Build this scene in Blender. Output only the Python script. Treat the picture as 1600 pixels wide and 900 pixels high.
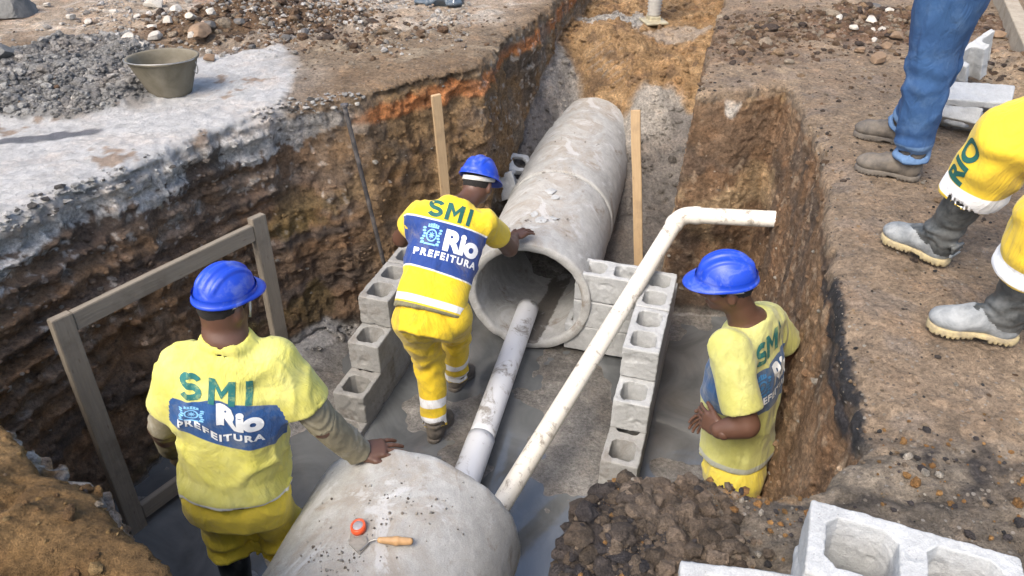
import bpy, bmesh, math, random, colorsys
import numpy as np
from mathutils import Vector, Matrix
from mathutils.bvhtree import BVHTree

# ------------------------------------------------------------------ camera, world, sun, exposure
C = bpy.context.scene
for o in list(bpy.data.objects): bpy.data.objects.remove(o)
F_PX, PITCH, CAM_H = 1164.0, math.radians(34), 3.0
cam = bpy.data.cameras.new('camera'); camo = bpy.data.objects.new('camera', cam); C.collection.objects.link(camo)
camo.location = (0, 0, CAM_H); camo.rotation_euler = (math.radians(90) - PITCH, 0, 0)
cam.sensor_width = 36; cam.lens = 36 * F_PX / 1600; cam.clip_start = .05; cam.clip_end = 500
C.camera = camo
SUN_EL, SUN_AZ = math.radians(52), math.radians(215)      # azimuth clockwise from +Y: light comes from behind left
W = bpy.data.worlds.new('World'); C.world = W; W.use_nodes = True
wn = W.node_tree.nodes; wl = W.node_tree.links
sky = wn.new('ShaderNodeTexSky'); sky.sky_type = 'NISHITA'; sky.sun_disc = False
sky.sun_elevation = SUN_EL; sky.sun_rotation = SUN_AZ; sky.air_density = 1.0; sky.dust_density = 4.0; sky.ozone_density = 1.0
wn['Background'].inputs['Strength'].default_value = 0.15
wl.new(sky.outputs[0], wn['Background'].inputs['Color'])
sun = bpy.data.lights.new('sun', 'SUN'); suno = bpy.data.objects.new('sun', sun); C.collection.objects.link(suno)
sun.energy = 1.35; sun.angle = math.radians(26); sun.color = (1, .93, .82)
sd = Vector((math.sin(SUN_AZ) * math.cos(SUN_EL), math.cos(SUN_AZ) * math.cos(SUN_EL), math.sin(SUN_EL)))
suno.rotation_euler = sd.to_track_quat('Z', 'Y').to_euler()
C.view_settings.view_transform = 'Standard'; C.view_settings.look = 'None'
C.view_settings.gamma = 1; C.view_settings.exposure = 1.15
C.cycles.max_bounces = 6; C.cycles.diffuse_bounces = 4; C.cycles.glossy_bounces = 3

# ------------------------------------------------------------------ layout helpers (world position of a picture point at a known height or distance)
cP, sP = math.cos(PITCH), math.sin(PITCH)
def ray(px, py):
    a, b = (px - 800) / F_PX, (450 - py) / F_PX
    return np.array([a, cP + b * sP, -sP + b * cP])
def at(px, py, z=1.55):
    d = ray(px, py); return np.array([0, 0, CAM_H]) + d * (z - CAM_H) / d[2]
def aty(px, py, y):
    d = ray(px, py); return np.array([0, 0, CAM_H]) + d * y / d[1]
def V(*a): return np.array(a, float)
def nrm(v): v = np.asarray(v, float); return v / (np.linalg.norm(v) + 1e-12)

# ------------------------------------------------------------------ noise
_rng = np.random.default_rng(7)
_T = _rng.uniform(-1, 1, (32, 32, 32)).astype(np.float32)
def vnoise(x, y, z):
    x, y, z = np.broadcast_arrays(x, y, z)
    xi, yi, zi = np.floor(x), np.floor(y), np.floor(z)
    fx, fy, fz = (x - xi).astype(np.float32), (y - yi).astype(np.float32), (z - zi).astype(np.float32)
    fx, fy, fz = [f * f * (3 - 2 * f) for f in (fx, fy, fz)]
    xi, yi, zi = xi.astype(np.int64) & 31, yi.astype(np.int64) & 31, zi.astype(np.int64) & 31
    x1, y1, z1 = (xi + 1) & 31, (yi + 1) & 31, (zi + 1) & 31
    T = _T
    a = T[xi, yi, zi] * (1 - fx) + T[x1, yi, zi] * fx
    b = T[xi, y1, zi] * (1 - fx) + T[x1, y1, zi] * fx
    c = T[xi, yi, z1] * (1 - fx) + T[x1, yi, z1] * fx
    d = T[xi, y1, z1] * (1 - fx) + T[x1, y1, z1] * fx
    return (a * (1 - fy) + b * fy) * (1 - fz) + (c * (1 - fy) + d * fy) * fz
def fbm(x, y, z, f, n=3, s=0.0):
    r = 0; a = 1.; t = 0.
    for i in range(n):
        r = r + a * vnoise(x * f + 17.3 * i + s, y * f + 5.1 * i + s * 1.7, z * f + 9.7 * i - s); t += a; a *= .5; f *= 2.03
    return r / t
def billow(x, y, z, f, n=3, s=0.0):
    r = 0; a = 1.; t = 0.
    for i in range(n):
        r = r + a * (1 - 2.2 * np.abs(vnoise(x * f + 11.3 * i + s, y * f + 7.1 * i + s, z * f + 3.7 * i + s)) ** .8); t += a; a *= .5; f *= 2.1
    return -r / t
def sst(a, b, x):
    t = np.clip((x - a) / (b - a), 0, 1); return t * t * (3 - 2 * t)
def smax(a, b, k): h = np.clip(.5 + .5 * (a - b) / k, 0, 1); return b + (a - b) * h + k * h * (1 - h)
def smin(a, b, k): return -smax(-a, -b, k)

# ------------------------------------------------------------------ volume mesher: zero surface of a sampled field -> quads
def surface_nets(Fv, xs, ys, zs):
    neg = Fv < 0
    nx, ny, nz = Fv.shape
    cnt = np.zeros((nx - 1, ny - 1, nz - 1), np.int8)
    for i in (0, 1):
        for j in (0, 1):
            for k in (0, 1):
                cnt += neg[i:nx - 1 + i, j:ny - 1 + j, k:nz - 1 + k]
    act = (cnt > 0) & (cnt < 8)
    I, J, K = np.nonzero(act)
    idx = np.full(act.shape, -1, np.int32); idx[I, J, K] = np.arange(len(I), dtype=np.int32)
    acc = np.zeros((len(I), 3)); n = np.zeros(len(I))
    cor = [(i, j, k) for i in (0, 1) for j in (0, 1) for k in (0, 1)]
    vals = {c: Fv[I + c[0], J + c[1], K + c[2]].astype(np.float64) for c in cor}
    for c in cor:
        for ax in range(3):
            if c[ax] == 0:
                d = list(c); d[ax] = 1; d = tuple(d)
                va, vb = vals[c], vals[d]; m = (va < 0) != (vb < 0)
                t = np.where(m, va / np.where(m, va - vb, 1), 0)
                p = np.array([c] * 1, float)[0]
                for q in range(3): acc[:, q] += np.where(m, p[q] + (t if q == ax else 0), 0)
                n += m
    acc /= n[:, None]
    def mp(ix, fr, arr): return arr[ix] * (1 - fr) + arr[ix + 1] * fr
    verts = np.stack([mp(I, acc[:, 0], xs), mp(J, acc[:, 1], ys), mp(K, acc[:, 2], zs)], 1)
    faces = []
    for ax in range(3):
        sl0 = [slice(None)] * 3; sl1 = [slice(None)] * 3
        sl0[ax] = slice(0, -1); sl1[ax] = slice(1, None)
        a, b = neg[tuple(sl0)], neg[tuple(sl1)]
        o1, o2 = [(1, 2), (2, 0), (0, 1)][ax]
        e = (a != b)
        E = np.stack(np.nonzero(e), 1)
        ok = (E[:, o1] > 0) & (E[:, o2] > 0) & (E[:, o1] < Fv.shape[o1] - 1) & (E[:, o2] < Fv.shape[o2] - 1)
        E = E[ok]; s = a[E[:, 0], E[:, 1], E[:, 2]]
        def cell(da, db):
            q = E.copy(); q[:, o1] -= da; q[:, o2] -= db; return idx[q[:, 0], q[:, 1], q[:, 2]]
        Q = np.stack([cell(1, 1), cell(0, 1), cell(0, 0), cell(1, 0)], 1)
        Q[~s] = Q[~s][:, ::-1]
        faces.append(Q)
    return verts, np.concatenate(faces)

def mesh_np(name, verts, faces, smooth=True, mats=(), midx=None):
    me = bpy.data.meshes.new(name)
    verts = np.asarray(verts, np.float32); faces = np.asarray(faces, np.int32)
    k = faces.shape[1]
    me.vertices.add(len(verts)); me.vertices.foreach_set('co', verts.ravel())
    me.loops.add(len(faces) * k); me.loops.foreach_set('vertex_index', faces.ravel())
    me.polygons.add(len(faces)); me.polygons.foreach_set('loop_start', np.arange(len(faces), dtype=np.int32) * k)
    me.polygons.foreach_set('loop_total', np.full(len(faces), k, np.int32))
    if midx is not None: me.polygons.foreach_set('material_index', np.asarray(midx, np.int32))
    me.update(calc_edges=True); me.validate()
    me.polygons.foreach_set('use_smooth', np.full(len(me.polygons), smooth))
    for m in mats: me.materials.append(m)
    return me
def attr(me, name, v, typ='FLOAT'):
    a = me.attributes.new(name, 'FLOAT_COLOR' if typ == 'C' else 'FLOAT', 'POINT')
    if typ == 'C': a.data.foreach_set('color', np.asarray(v, np.float32).ravel())
    else: a.data.foreach_set('value', np.asarray(v, np.float32).ravel())
def link(name, me, parent=None, loc=None):
    o = bpy.data.objects.new(name, me); C.collection.objects.link(o)
    if loc is not None: o.location = loc
    if parent is not None:
        o.parent = parent
        pm = parent.matrix_basis
        q = parent.parent
        while q is not None: pm = q.matrix_basis @ pm; q = q.parent
        o.matrix_parent_inverse = pm.inverted()
    return o
def tag(o, label=None, cat=None, group=None, kind=None):
    for k, v in (('label', label), ('category', cat), ('group', group), ('kind', kind)):
        if v: o[k] = v
    return o
def thing(name, label, cat, loc, group=None):
    o = bpy.data.objects.new(name, None); C.collection.objects.link(o); o.location = [float(c) for c in loc]
    return tag(o, label, cat, group)
def copy_thing(o, mat):
    c = o.copy(); C.collection.objects.link(c); c.matrix_world = mat
    for ch in o.children:
        d = ch.copy(); C.collection.objects.link(d); d.parent = c
        for g in ch.children:
            e = g.copy(); C.collection.objects.link(e); e.parent = d
    return c
def merge(parts):
    """join several (verts, quads) pieces"""
    vs, fs, n = [], [], 0
    for v, f in parts: vs.append(v); fs.append(np.asarray(f) + n); n += len(v)
    return np.concatenate(vs), np.concatenate(fs)

# ------------------------------------------------------------------ materials
class NB:
    def __init__(s, name):
        s.m = bpy.data.materials.new(name); s.m.use_nodes = True; s.t = s.m.node_tree
        s.b = s.t.nodes['Principled BSDF']; s.out = s.t.nodes['Material Output']; s._co = None
    def n(s, typ, ins=None, **kw):
        x = s.t.nodes.new('ShaderNode' + typ)
        for k, v in kw.items(): setattr(x, k, v)
        for k, v in (ins or {}).items():
            if isinstance(v, bpy.types.NodeSocket): s.t.links.new(v, x.inputs[k])
            else: x.inputs[k].default_value = v
        return x
    def co(s):
        if not s._co: s._co = s.n('TexCoord').outputs['Object']
        return s._co
    def mapping(s, sc, src=None): return s.n('Mapping', {'Vector': src or s.co(), 'Scale': sc}).outputs[0]
    def noise(s, scale, detail=6, rough=.6, vec=None, dist=0):
        return s.n('TexNoise', {'Vector': vec or s.co(), 'Scale': scale, 'Detail': detail, 'Roughness': rough, 'Distortion': dist}).outputs['Fac']
    def voro(s, scale, vec=None, feature='F1', out='Distance'):
        return s.n('TexVoronoi', {'Vector': vec or s.co(), 'Scale': scale}, feature=feature).outputs[out]
    def ramp(s, fac, stops, interp='LINEAR'):
        r = s.n('ValToRGB', {'Fac': fac}); cr = r.color_ramp; cr.interpolation = interp
        while len(cr.elements) < len(stops): cr.elements.new(.5)
        for e, (p, c) in zip(cr.elements, stops):
            e.position = p; e.color = (c, c, c, 1) if isinstance(c, (int, float)) else (*c, 1)
        return r.outputs['Color']
    def math(s, op, a, b=0., clamp=False): return s.n('Math', {0: a, 1: b}, operation=op, use_clamp=clamp).outputs[0]
    def mix(s, fac, a, b, typ='MIX'):
        x = s.n('Mix', data_type='RGBA', blend_type=typ)
        for i, v in ((0, fac), (6, a), (7, b)):
            if isinstance(v, bpy.types.NodeSocket): s.t.links.new(v, x.inputs[i])
            elif i == 0: x.inputs[i].default_value = v
            else: x.inputs[i].default_value = (*v, 1) if len(v) == 3 else v
        return x.outputs[2]
    def at(s, name, out='Fac'): return s.n('Attribute', attribute_name=name).outputs[out]
    def step(s, v, w=.002):  # 1 where v > 0
        return s.n('MapRange', {0: v, 1: -w, 2: w}).outputs[0]
    def set(s, col=None, rough=None, **kw):
        d = {'Base Color': col, 'Roughness': rough}; d.update(kw)
        for k, v in d.items():
            if v is None: continue
            if isinstance(v, bpy.types.NodeSocket): s.t.links.new(v, s.b.inputs[k])
            else: s.b.inputs[k].default_value = (*v, 1) if isinstance(v, tuple) and len(v) == 3 else v
        return s
    def bump(s, h, strength=.5, dist=.01, prev=None):
        d = {'Height': h, 'Strength': strength, 'Distance': dist}
        if prev is not None: d['Normal'] = prev
        o = s.n('Bump', d).outputs[0]; s.t.links.new(o, s.b.inputs['Normal']); return o

def m_soil():
    s = NB('soil'); col = s.at('col', 'Color'); wet = s.at('wet')
    a = s.noise(9, 8, .65); b = s.noise(55, 6, .7); c = s.noise(240, 3, .7)
    f = s.n('MapRange', {0: a, 1: .3, 2: .7, 3: .72, 4: 1.3}).outputs[0]
    g = s.n('MapRange', {0: b, 1: .32, 2: .68, 3: .55, 4: 1.38}).outputs[0]
    h = s.n('MapRange', {0: c, 1: .3, 2: .7, 3: .8, 4: 1.2}).outputs[0]
    k = s.math('MULTIPLY', s.math('MULTIPLY', f, g), h)
    k = s.math('ADD', 1., s.math('MULTIPLY', s.math('SUBTRACT', k, 1.), s.at('con')))
    x = s.n('VectorMath', {0: col, 'Scale': k}, operation='SCALE').outputs[0]
    hue = s.noise(4.5, 5, .6)
    x = s.mix(s.n('MapRange', {0: hue, 1: .5, 2: .75, 3: 0, 4: .28}).outputs[0], x, s.n('VectorMath', {0: x, 1: (1.25, .93, .68)}, operation='MULTIPLY').outputs[0])
    # small stones of another shade
    vp = s.n('TexVoronoi', {'Vector': s.co(), 'Scale': 75.})
    sel = s.n('SeparateColor', {0: vp.outputs['Color']}).outputs[0]
    st = s.math('MULTIPLY', s.math('GREATER_THAN', sel, .83), s.math('LESS_THAN', vp.outputs['Distance'], .38))
    st = s.math('MULTIPLY', st, s.at('peb'))
    x = s.mix(s.math('MULTIPLY', st, .75), x, s.ramp(sel, [(.83, (.12, .1, .09)), (.93, (.28, .24, .19)), (1, (.42, .39, .35))]))
    r = s.n('MapRange', {0: wet, 1: 0., 2: 1., 3: .92, 4: .16}).outputs[0]
    r = s.math('ADD', r, s.n('MapRange', {0: a, 1: .3, 2: .7, 3: -.12, 4: .12}).outputs[0], True)
    s.set(x, r)
    s.t.links.new(s.n('MapRange', {0: wet, 3: .3, 4: .95}).outputs[0], s.b.inputs['Specular IOR Level'])
    amp = s.n('MapRange', {0: wet, 1: 0., 2: 1., 3: 1, 4: .15}).outputs[0]
    p = s.bump(s.math('MULTIPLY', b, amp), 1., .05)
    p = s.bump(s.math('MULTIPLY', c, amp), 1., .014, p)
    p = s.bump(s.math('MULTIPLY', st, amp), .5, .006, p)
    return s.m
def m_water():
    s = NB('muddy_water')
    n = s.noise(2.2, 6, .6, dist=1.5)
    s.set(s.mix(s.n('MapRange', {0: n, 1: .35, 2: .65}).outputs[0], (.085, .09, .093), (.15, .157, .16)), s.n('MapRange', {0: s.noise(6, 4), 1: .3, 2: .7, 3: .06, 4: .2}).outputs[0])
    s.b.inputs['Specular IOR Level'].default_value = .9; s.b.inputs['Coat Weight'].default_value = .8; s.b.inputs['Coat Roughness'].default_value = .04
    p = s.bump(s.noise(5, 3, .5, dist=.6), .25, .02); s.bump(s.noise(28, 3), .12, .004, p)
    return s.m
def m_concrete(name, base=(.42, .42, .41), var=.25, stain=(.22, .16, .10), sthr=(.55, .7), fine=180, blue=0):
    s = NB(name)
    a = s.noise(3.5, 8, .65); b = s.noise(22, 6, .7); c = s.noise(fine, 3, .7)
    k = s.math('MULTIPLY', s.n('MapRange', {0: a, 1: .3, 2: .7, 3: 1 - var, 4: 1 + var}).outputs[0], s.n('MapRange', {0: b, 1: .3, 2: .7, 3: .85, 4: 1.12}).outputs[0])
    k = s.math('MULTIPLY', k, s.n('MapRange', {0: c, 1: .3, 2: .7, 3: .86, 4: 1.12}).outputs[0])
    x = s.n('VectorMath', {0: (*base,), 'Scale': k}, operation='SCALE').outputs[0]
    st = s.n('MapRange', {0: s.noise(5, 8, .72, dist=.6), 1: sthr[0], 2: sthr[1]}).outputs[0]
    x = s.mix(s.math('MULTIPLY', st, .75), x, stain)
    pits = s.n('MapRange', {0: s.voro(60), 1: .0, 2: .12, 3: 1., 4: 0.}).outputs[0]
    x = s.mix(s.math('MULTIPLY', pits, .5), x, (.12, .11, .1))
    s.set(x, .88)
    p = s.bump(b, .5, .008); s.bump(s.math('SUBTRACT', c, pits), .6, .003, p)
    return s
def m_wood(name, c1, c2, vertical=True, dirt=.4):
    s = NB(name)
    v = s.mapping((14, 14, 1.2))
    g = s.noise(6, 6, .6, v, .6); d = s.noise(7, 6, .65)
    x = s.mix(g, c1, c2)
    x = s.mix(s.n('MapRange', {0: d, 1: .5, 2: .72, 3: 0, 4: dirt}).outputs[0], x, (.10, .08, .06))
    kn = s.n('MapRange', {0: s.voro(5, s.mapping((6, 6, 1.5))), 1: 0, 2: .12, 3: .7, 4: 0}).outputs[0]
    x = s.mix(kn, x, (.08, .05, .03))
    s.set(x, .8); s.bump(g, .4, .004); return s.m
def m_plain(name, col, rough=.5, var=.15, bump=.2, scale=30, dirt=None, damt=.5, dthr=(.5, .7), metal=0, dscale=9):
    s = NB(name)
    k = s.n('MapRange', {0: s.noise(scale, 5, .6), 1: .3, 2: .7, 3: 1 - var, 4: 1 + var}).outputs[0]
    x = s.n('VectorMath', {0: (*col,), 'Scale': k}, operation='SCALE').outputs[0]
    if dirt is not None:
        d = s.n('MapRange', {0: s.noise(dscale, 8, .7, dist=.4), 1: dthr[0], 2: dthr[1], 3: 0, 4: damt}).outputs[0]
        x = s.mix(d, x, dirt); s.set(None, s.n('MapRange', {0: d, 3: rough, 4: .9}).outputs[0])
    else: s.set(None, rough)
    s.set(x); s.b.inputs['Metallic'].default_value = metal
    if bump: s.bump(s.noise(scale * 3, 4, .6), bump, .004)
    return s.m
def m_cloth(name, base, band=None, refl=(.75, .77, .78), third=None, dirt=(.2, .17, .1), damt=.35, fade=0., var=.1, weave=1.):
    """fabric: attribute m1 > 0 -> band colour, m2 > 0 -> reflective tape, m3 > 0 -> third colour"""
    s = NB(name)
    x = s.n('VectorMath', {0: (*base,), 'Scale': s.n('MapRange', {0: s.noise(8, 6, .6), 1: .3, 2: .7, 3: 1 - var, 4: 1 + var}).outputs[0]}, operation='SCALE').outputs[0]
    if fade: x = s.mix(s.n('MapRange', {0: s.noise(5, 7, .65), 1: .4, 2: .7, 3: 0, 4: fade}).outputs[0], x, (.72, .74, .38))
    if band: x = s.mix(s.step(s.at('m1')), x, band)
    x = s.mix(s.step(s.at('m2')), x, refl)
    if third: x = s.mix(s.step(s.at('m3')), x, third)
    d = s.n('MapRange', {0: s.noise(11, 9, .72, dist=.5), 1: .5, 2: .72, 3: 0, 4: damt}).outputs[0]
    x = s.mix(d, x, dirt)
    s.set(x, .85); s.b.inputs['Sheen Weight'].default_value = .15
    p = s.bump(s.noise(9, 4, .55, s.mapping((1, 1, .45)), 1.2), .55, .03)
    p = s.bump(s.noise(30, 4, .6, s.mapping((1, 1, .6)), .8), .35, .008, p)
    s.bump(s.noise(700, 2), .12 * weave, .001, p)
    return s.m
# ------------------------------------------------------------------ terrain: bank, trench walls, trench floor as one sampled volume
PIT = [(-2.06, 2.63), (-1.93, 2.89), (-1.75, 3.11), (-1.54, 3.61), (-1.26, 3.93), (-.91, 4.10), (-.57, 4.36), (-.21, 4.64),
       (-.05, 5.25), (.32, 6.24), (.95, 8.4), (2.35, 8.4), (1.72, 6.35), (1.3, 5.01), (1.05, 4.19), (1.30, 4.17), (1.60, 4.28),
       (1.54, 3.61), (1.35, 2.89), (1.18, 2.36), (1.01, 1.8), (.93, 1.42), (.73, 1.27), (.49, 1.31), (.22, 1.31), (.09, 1.09),
       (.05, .85), (.02, .35), (-.55, .35), (-.66, .85), (-.82, 1.08), (-.95, 1.17), (-1.09, 1.31), (-1.23, 1.35), (-1.42, 1.51),
       (-1.9, 1.7), (-2.2, 2.0)]
def poly_sd(x, y, poly):  # positive inside
    P = np.array(poly); d = np.full(np.broadcast(x, y).shape, 1e9); ins = np.zeros(d.shape, bool)
    for i in range(len(P)):
        a, b = P[i], P[(i + 1) % len(P)]; e = b - a
        t = np.clip(((x - a[0]) * e[0] + (y - a[1]) * e[1]) / (e @ e), 0, 1)
        d = np.minimum(d, np.hypot(x - a[0] - t * e[0], y - a[1] - t * e[1]))
        c = ((a[1] <= y) != (b[1] <= y)); xx = a[0] + (y - a[1]) / (e[1] if e[1] else 1e-9) * e[0]
        ins ^= c & (x < xx)
    return np.where(ins, d, -d)
def gpoly(pts, z=1.55): return [tuple(at(px, py, z)[:2]) for px, py in pts]
def blob(x, y, c, sx, sy, ang=0.):
    ca, sa = math.cos(ang), math.sin(ang); dx, dy = x - c[0], y - c[1]
    return np.exp(-(((dx * ca + dy * sa) / sx) ** 2 + ((-dx * sa + dy * ca) / sy) ** 2))
G = dict(
    apron=gpoly([(-150, 420), (-150, 200), (0, 185), (120, 190), (230, 150), (240, 105), (330, 90), (440, 75), (470, 90), (440, 170), (330, 205), (200, 268), (100, 305), (0, 348)]),
    rubble=gpoly([(-220, 130), (0, 95), (120, 68), (200, 62), (260, 95), (235, 160), (120, 190), (0, 190), (-220, 230)]),
)
def ground_h(x, y):
    g = 1.55 + .022 * fbm(x, y, 0, 1.3, 2, 3) + .012 * fbm(x, y, 0, 6, 3, 9)
    ap = sst(-.04, .06, poly_sd(x, y, G['apron']))
    rb = sst(-.10, .12, poly_sd(x, y, G['rubble']))
    g = g * (1 - ap) + (1.555 + .006 * fbm(x, y, 0, 5, 3)) * ap
    lump = billow(x, y, 0, 7, 4, 2)
    g = g + rb * (.05 + .06 * np.clip(lump + .4, 0, 1.5))
    c = at(395, 35)[:2]; m = blob(x, y, c, .6, .35, .3)
    g = g + m * (.15 + .07 * lump)
    m2 = blob(x, y, at(560, 60)[:2], .9, .4, .3); g = g + m2 * (.02 + .03 * lump)
    far = sst(5.0, 5.6, y) * (1 - sst(-.6, -.2, x)); g = g + far * .02 * lump
    c = at(1365, 40)[:2]; m = blob(x, y, c, .75, .36, .25) + .8 * blob(x, y, at(1560, 120)[:2], .5, .4); g = g + m * (.11 + .09 * lump)
    c = at(1140, 70)[:2]; g = g + blob(x, y, c, .35, .6) * .03 * lump
    m = blob(x, y, (-1.35, .95), .35, .4); g = g + m * (.07 + .13 * billow(x, y, 0, 4.5, 4, 2))
    nr = sst(1.6, 1.35, y) * sst(0, .1, x); dk = blob(x, y, at(935, 815)[:2], .16, .2) 
    g = g + nr * .012 * billow(x, y, 0, 16, 3) + dk * (.035 + .05 * billow(x, y, 0, 13, 3, 5)) + nr * .02 * blob(x, y, (.5, 1.3), .3, .06)
    g = g + blob(x, y, (1.0, 1.5), .12, .22) * .05 * lump
    return g
SA, CA = math.sin(.28), math.cos(.28)
def floor_h(x, y):
    s = x * SA + y * CA; q = x * CA - y * SA
    w = sst(-1.45, -.2, q)
    L = np.interp(s, [4.1, 4.6, 4.95, 5.7, 6.1, 7, 9], [0, .2, .5, .93, 1.12, 1.22, 1.3])
    R = np.interp(s, [4.6, 5.0, 5.4, 5.9, 6.35, 7, 9], [0, .12, .32, .6, 1.05, 1.2, 1.3])
    f = L * (1 - w) + R * w
    md = np.exp(-((q + .75) / .3) ** 2) * 0 + .24 * np.exp(-((q + 1.0) / .36) ** 2) * sst(6.1, 6.4, s) * (1 - sst(6.5, 7.0, s))
    base = -.035 + .05 * fbm(x, y, 0, 2.1, 4, 12)
    bar = .13 * blob(x, y, at(520, 520, 0)[:2], .14, .5, -.5) + .09 * blob(x, y, at(450, 640, 0)[:2], .15, .35, -.5)
    midm = .045 * blob(x, y, (-.05, 3.2), .55, .7)
    right = .11 * blob(x, y, at(1030, 420, 0)[:2], .35, .45)
    r = np.minimum(1, f / .3); dip = np.exp(-((q + 1.02) / .30) ** 4) * sst(4.9, 5.2, s) * (1 - sst(6.1, 6.45, s)) * .38; f = np.maximum(f - dip, np.minimum(f, .02))
    return base + f + md + bar + midm + right + r * (.05 * billow(x, y, 0, 5, 4, 8) + .03 * sst(6, 6.3, s) * billow(x, y, 0, 9, 3, 5)) 
gl_ = [-2.3]
while gl_[-1] > -4.6: gl_.append(gl_[-1] - .0125 - .010 * (-2.3 - gl_[-1]))
gr_x = [2.2]
while gr_x[-1] < 4.5: gr_x.append(gr_x[-1] + .0125 + .010 * (gr_x[-1] - 2.2))
GX = np.concatenate([gl_[::-1], np.arange(-2.2875, 2.195, .0125), gr_x])
gy = [.1]
while gy[-1] < 8.7: gy.append(gy[-1] + .0095 + .0019 * max(0, gy[-1] - 1.2))
GY = np.array(gy); GZ = np.arange(-.2, 1.98, .0122)
X2, Y2 = np.meshgrid(GX, GY, indexing='ij')
H2 = ground_h(X2, Y2).astype(np.float32); FL2 = floor_h(X2, Y2).astype(np.float32)
PD2 = (poly_sd(X2, Y2, PIT) + .035 * fbm(X2, Y2, 0, 3, 3, 4) + .018 * fbm(X2, Y2, 0, 14, 2, 6)).astype(np.float32)
# bank lips sag a little
H2 = H2 - .035 * np.exp(-np.abs(PD2) / .05) * (PD2 > -.3) + .0
TF = np.empty((len(GX), len(GY), len(GZ)), np.float32)
for k, z in enumerate(GZ):
    lean = .05 * (z - 1.2)
    pd = PD2 + lean
    f = smax(z - H2, np.minimum(pd, z - FL2), .025)
    m = np.abs(f) < .13
    I, J = np.nonzero(m)
    x, y = GX[I], GY[J]; zz = np.full(len(I), z)
    wall = (np.abs(pd[m]) < .16) & (z < H2[m] - .02) & (z > FL2[m] + .02)
    wf = wall.astype(np.float32)
    left = sst(.2, -.2, x) * sst(3.98, 3.6, y)
    farleft = sst(.3, -.1, x) * sst(3.6, 4.0, y)
    right = 1 - sst(.4, .0, 1 - sst(.7, .8, x))
    warp = .10 * fbm(x, y, zz, 1.2, 2, 21)
    zl = (zz + warp * .8) * 9.5 + .5 * (y - x * .4) + .22 * fbm(x, y, zz, 5, 3, 88)
    fr_ = zl % 1.0; lay = np.where(fr_ < .72, fr_ / .72, (1 - fr_) / .28) ** 1.3   # shelf, then an undercut
    cellr = _T[(np.floor(zl).astype(int)) & 31, 3, 5]
    strata = -(lay - .45) * (.044 + .018 * cellr) * sst(.45, .8, zz) * (.45 + .9 * np.clip(fbm(x, y, zz * .4, 1.6, 2, 40) + .4, 0, 1))
    th = np.arctan2(y - 2.6, x + .3)
    drip = .018 * vnoise(th * 75, zz * 5 + th * 9, 0 * zz) * lay + .016 * billow(x, y, zz, 10, 4, 4) + .03 * fbm(x, y, zz, 3.2, 2, 71)
    d = wf * (left * (strata + drip) + farleft * (.05 * fbm(x, y, zz, 2.6, 4, 31) + .010 * billow(x, y, zz, 9, 3)) +
              right * (.010 * vnoise(y * 24, x * 3, zz * 1.2) + .008 * vnoise(y * 60 + 3, x * 6, zz * 4) + .045 * fbm(x, y, zz * .7, 3.4, 4, 5) + .022 * billow(x, y, zz, 8, 3, 7)))
    d = d + (.012 * billow(x, y, zz, 18, 3, 13) + .006 * vnoise(x * 70, y * 70, zz * 70)) * np.where(wall, 1, .7) * np.where(z < .12, .25, 1)
    f[m] += d
    TF[:, :, k] = f
TF[:, :, 0] = -1
tv, tf = surface_nets(TF, GX, GY, GZ); del TF
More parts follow.
